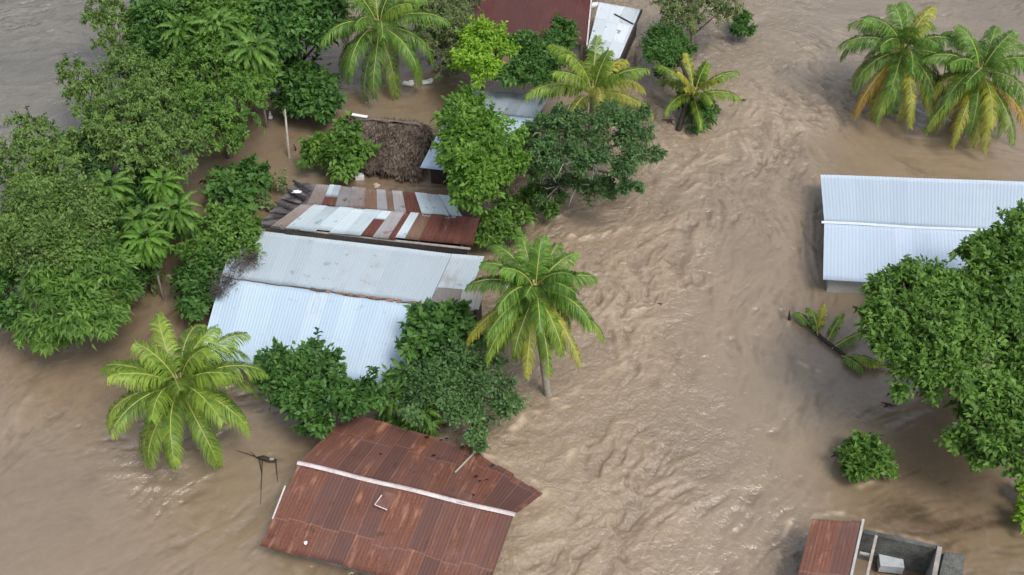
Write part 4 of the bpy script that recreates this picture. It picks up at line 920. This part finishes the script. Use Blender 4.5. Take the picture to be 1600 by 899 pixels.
tree('leafy_tree', 'tall bright green tree standing over the blue-grey roof', 'tree', [(728,178,32),(762,205,30),(732,228,38),(782,240,36),(742,272,38),(745,308,24,-.8),(803,225,22),(708,215,22),(800,258,20),(715,258,20),(770,270,24),(725,160,20)], 5.6, 'bright', 'broad', 1.15, None, .24)
tree('leafy_tree', 'dark feathery tree with bare grey branches in front of the ragged yellowish palm', 'tree', [(845,205,24),(880,190,26,.5),(915,205,28),(955,190,32,.5),(990,212,26),(1010,245,19,-.5),(975,262,24,-.5),(930,250,26),(885,250,28),(850,262,24,-1),(900,295,24,-2.8),(862,305,24,-3.4),(940,292,20,-2.4),(985,292,13,-1.2),(1002,180,12),(826,225,16,-1),(845,235,20)], 5.4, 'blue', 'small', .55, None, .2, bare=4, base=(905, 300))
tree('bush', 'low green shrubs at the right end of the patchwork roof', 'bush', [(770,350,24),(805,330,28),(762,375,18),(830,312,22),(795,360,18),(860,322,20)], 1.1, 'mid', 'broad', .95, None, .07)
tree('leafy_tree', 'sparse grey-green tree at the top edge beside the rapids', 'tree', [(1080,5,32),(1122,-5,30),(1062,28,20),(1095,35,20),(1135,15,18),(1040,0,22)], 3.6, 'dull', 'spray', .6, None, .13)
tree('leafy_tree', 'dark green tree behind the short young palm', 'tree', [(1033,62,27),(1045,88,26),(1022,90,18),(1060,75,22),(1040,115,16,-.8)], 2.6, 'deep', 'small', .9, None, .12)
tree('bush', 'tiny dark bush alone in the rapids near the top edge', 'bush', [(1157,33,12),(1158,50,13)], .8, 'deep', 'broad', 1.0, None, .05)
tree('bush', 'dark low bush at the foot of the dark bent trunk', 'bush', [(1088,182,20),(1072,165,14),(1105,170,12)], .7, 'deep', 'broad', .9, None, .05)
# in front of the white roof
tree('leafy_tree', 'dark glossy bush-like tree in front of the lower edge of the white roof', 'tree', [(438,573,30),(485,566,32),(525,600,30),(468,618,34),(515,638,32),(493,664,20,-.8),(578,614,20),(555,630,24),(425,595,20)], 2.6, 'deep', 'broad', 1.1, None, .15)
tree('leafy_tree', 'broad-leaved dark green tree covering the right corner of the white roof', 'tree', [(664,514,27),(695,504,30),(645,548,19),(680,535,34),(715,525,26)], 3.2, 'deep', 'big', 1.1, None, .15)
tree('leafy_tree', 'wide bluish-green tree between the yellowing palm and the rust-red roof', 'tree', [(728,570,42),(690,605,40),(760,608,38),(722,645,30,-.4),(785,635,26,-.4),(650,635,28,-.5),(742,685,18,-1.2),(700,565,32),(676,602,26)], 3.0, 'blue', 'small', 1.1, None, .18, base=(725, 630))
for i, (x, y, z, r, lb) in enumerate([(632, 585, 2.6, 1.1, 'feathery rosette plant at the white roof corner, uppermost of three'), (612, 622, 2.2, 1.2, 'feathery rosette plant just above the rust-red roof, left of three'), (660, 640, 2.3, 1.2, 'feathery rosette plant just above the rust-red roof, right of three')]):
    rosette(lb, x, y, z, r, 18, 'mid', 'plant', 'feathery_plant', 'feathery plants above the rust-red roof', seed=20 + i, el=(70, -20))
# right side
tree('leafy_tree', 'broad leafy green tree in front of the long pale blue-white roof', 'tree', [(1410,462,42),(1450,448,40),(1492,472,44),(1400,512,46),(1455,540,52),(1515,515,46),(1435,590,38,-.6),(1495,590,42,-.4),(1540,470,36),(1385,545,26),(1425,430,18)], 6.0, 'mid', 'broad', 1.15, None, .3, base=(1490, 575))
tree('leafy_tree', 'tall darker tree behind the broad leafy one, reaching the right picture edge', 'tree', [(1560,400,40),(1592,370,38),(1532,425,30),(1600,440,46),(1640,400,50),(1580,490,40),(1520,395,14),(1640,480,50)], 6.6, 'mid', 'broad', 1.1, None, .3)
tree('leafy_tree', 'leafy tree lowest on the right picture edge, above the brown eddy', 'tree', [(1535,630,44),(1585,610,46),(1560,690,44,-.5),(1505,670,28,-.6),(1610,690,50),(1640,620,50),(1590,560,38),(1535,715,22,-1)], 4.8, 'mid', 'broad', 1.15, None, .26, base=(1590, 690))
tree('bush', 'small round glossy bush alone in the water between the broad tree and the ruin', 'bush', [(1345,702,20),(1368,706,22),(1345,732,20),(1333,716,16),(1375,722,16),(1358,718,20)], .9, 'mid', 'broad', 1.2, None, .07)
tree('bush', 'yellowish sprig of leaves at the right picture edge above the ruin', 'bush', [(1605,805,18),(1612,770,14)], .9, 'lime', 'broad', .9, None, .05)

# fallen banana / palm fronds in the water at right
p = W(1290, 530, 0); FB = thing('fallen_palm', 'toppled young palm trailing green fronds in the water left of the broad tree', 'palm tree', p); o = FB.location
mb = MB(); mb.tube([W(1262, 505, .1) - o, W(1285, 530, .22) - o, W(1310, 548, .2) - o, W(1345, 578, 0) - o], [.07, .12, .12, .08], 8); mb.build('trunk', DARKWOOD, FB, smooth=True)
for i, (x, y, az, el, L, dr, m) in enumerate([(1278, 525, 105, 62, 1.9, 95, 'palm'), (1276, 522, 70, 70, 1.7, 60, 'palmy'), (1292, 535, 55, 45, 2.1, 60, 'palm'), (1300, 545, 25, 25, 2.2, 35, 'palm'), (1320, 556, -30, 30, 1.9, 45, 'palm'), (1315, 556, -55, 25, 1.5, 40, 'palmg'), (1325, 565, -10, 20, 2.0, 40, 'palmy'), (1266, 510, 130, 40, 1.2, 70, 'palmg')]):
    make_frond(FB, W(x, y, .2) - o, R(az), R(el), L, R(dr), mat=m, seed=900 + i, ll=.5, nl=30, lw=.09, rr0=.035)

# ------------------------------------------------------------------ small things
p = W(452, 246, 0); mb = MB(); mb.tube([Vector((0, 0, -.6)), Vector((0, 0, 0)), W(449, 215, 1.3) - p, W(445, 171, 2.7) - p], [.10, .09, .08, .06], 8)
mb.build('wooden_post', GREYWOOD, loc=p, label='leaning pale wooden post standing in the backwater beside the white bird', cat='post', smooth=True)
p = W(462, 236, 0); mb = MB(); mb.tube([Vector((0, 0, -.4)), Vector((0, .05, .2)), Vector((-.1, .1, .45))], [.06, .05, .03], 6); mb.build('stump', DARKWOOD, loc=p, label='short dark stump poking from the water beside the leaning post', cat='stump', smooth=True)
p = W(423, 184, .1); mb = MB(); mb.blob((0, 0, .05), .20, 4, squash=(.8, 1, .7), rough=.1); mb.blob((-.02, .05, .28), .10, 5, squash=(1, 1, 1), rough=.05)
bd = thing('floating_bottle', 'small white plastic jug floating left of the leaning wooden post', 'jug', p)
mb.build('jug', WHITEP, bd, smooth=True); mb = MB(); mb.tube([(0, .05, .34), (0, .05, .46)], [.05, .045], 8); mb.build('neck', WHITEP, bd)
p = W(1233, 500, 0); mb = MB(); mb.tube([Vector((.02, -.15, -.1)), Vector((0, 0, .12)), Vector((-.03, .1, .35)), Vector((-.05, .15, .6))], [.06, .10, .05, .02], 6); mb.build('driftwood', DARKWOOD, loc=p, label='dark upright snag sticking out of the open water left of the toppled palm', cat='driftwood', smooth=True)
p = W(417, 720, 0); t = thing('driftwood', 'dark tangled driftwood floating between the lone palm and the rust-red roof', 'driftwood', p)
mb = MB(); mb.tube([Vector((-.5, .15, .05)), Vector((-.15, .05, .16)), Vector((.2, -.08, .13)), Vector((.5, -.05, .06))], [.05, .13, .12, .08], 8); mb.build('log', DARKWOOD, t, smooth=True)
for a, b_, r in (((-.4, .1, .1), (-1.6, .6, .03), .025), ((-.35, 0, .1), (-.1, -.9, .0), .03), ((.45, 0, .1), (.75, -1.4, .0), .03), ((-.2, 0, .1), (.1, -2.6, .0), .025), ((-.5, .1, .1), (-.8, .3, .3), .03)):
    mb = MB(); mb.tube([Vector(a), (Vector(a) + Vector(b_)) / 2 + Vector((0, 0, .03)), Vector(b_)], [r, r * .8, r * .4], 5); mb.build('branch', DARKWOOD, t)
mb = MB(); mb.blob((.28, -.06, .22), .10, 4, squash=(1.3, .8, .5)); mb.build('scrap', GREYWOOD, t, smooth=True)
for (x, y, s, lb) in ((1162, 158, .22, 'small dark clump of debris drifting right of the dark bent trunk'), (1046, 190, .25, 'dark branch debris caught left of the dark bent trunk'), (1032, 476, .10, 'tiny dark speck of debris in the rapids right of the yellowing palm'), (1388, 633, .18, 'dark leafy scrap drifting below the broad leafy tree'), (1305, 711, .14, 'thin dark twig beside the small round glossy bush')):
    mb = MB(); p = W(x, y, 0); rr = random.Random(x)
    for k in range(5): 
        a = rr.uniform(0, 6.28); v = Vector((math.cos(a), math.sin(a), 0)) * s * rr.uniform(1, 2.4); mb.tube([-v * .4 + Z * .03, Z * (s * .4), v + Z * .04], [s * .12, s * .22, s * .08], 5)
    mb.build('debris', DARKWOOD, loc=p, label=lb, cat='debris')
for (x, y, rot, lb) in ((668, 128, .2, 'white plastic sheet scrap afloat at the right edge of the drooping palm'), (638, 131, -.3, 'smaller pale scrap afloat under the drooping palm')):
    mb = MB(); p = W(x, y, .15); mb.box((0, 0, 0), .75, .35, .12, rot); mb.box((.2, .1, .1), .3, .2, .1, rot + .4); mb.build('floating_scrap', WHITEP, loc=p, label=lb, cat='scrap')
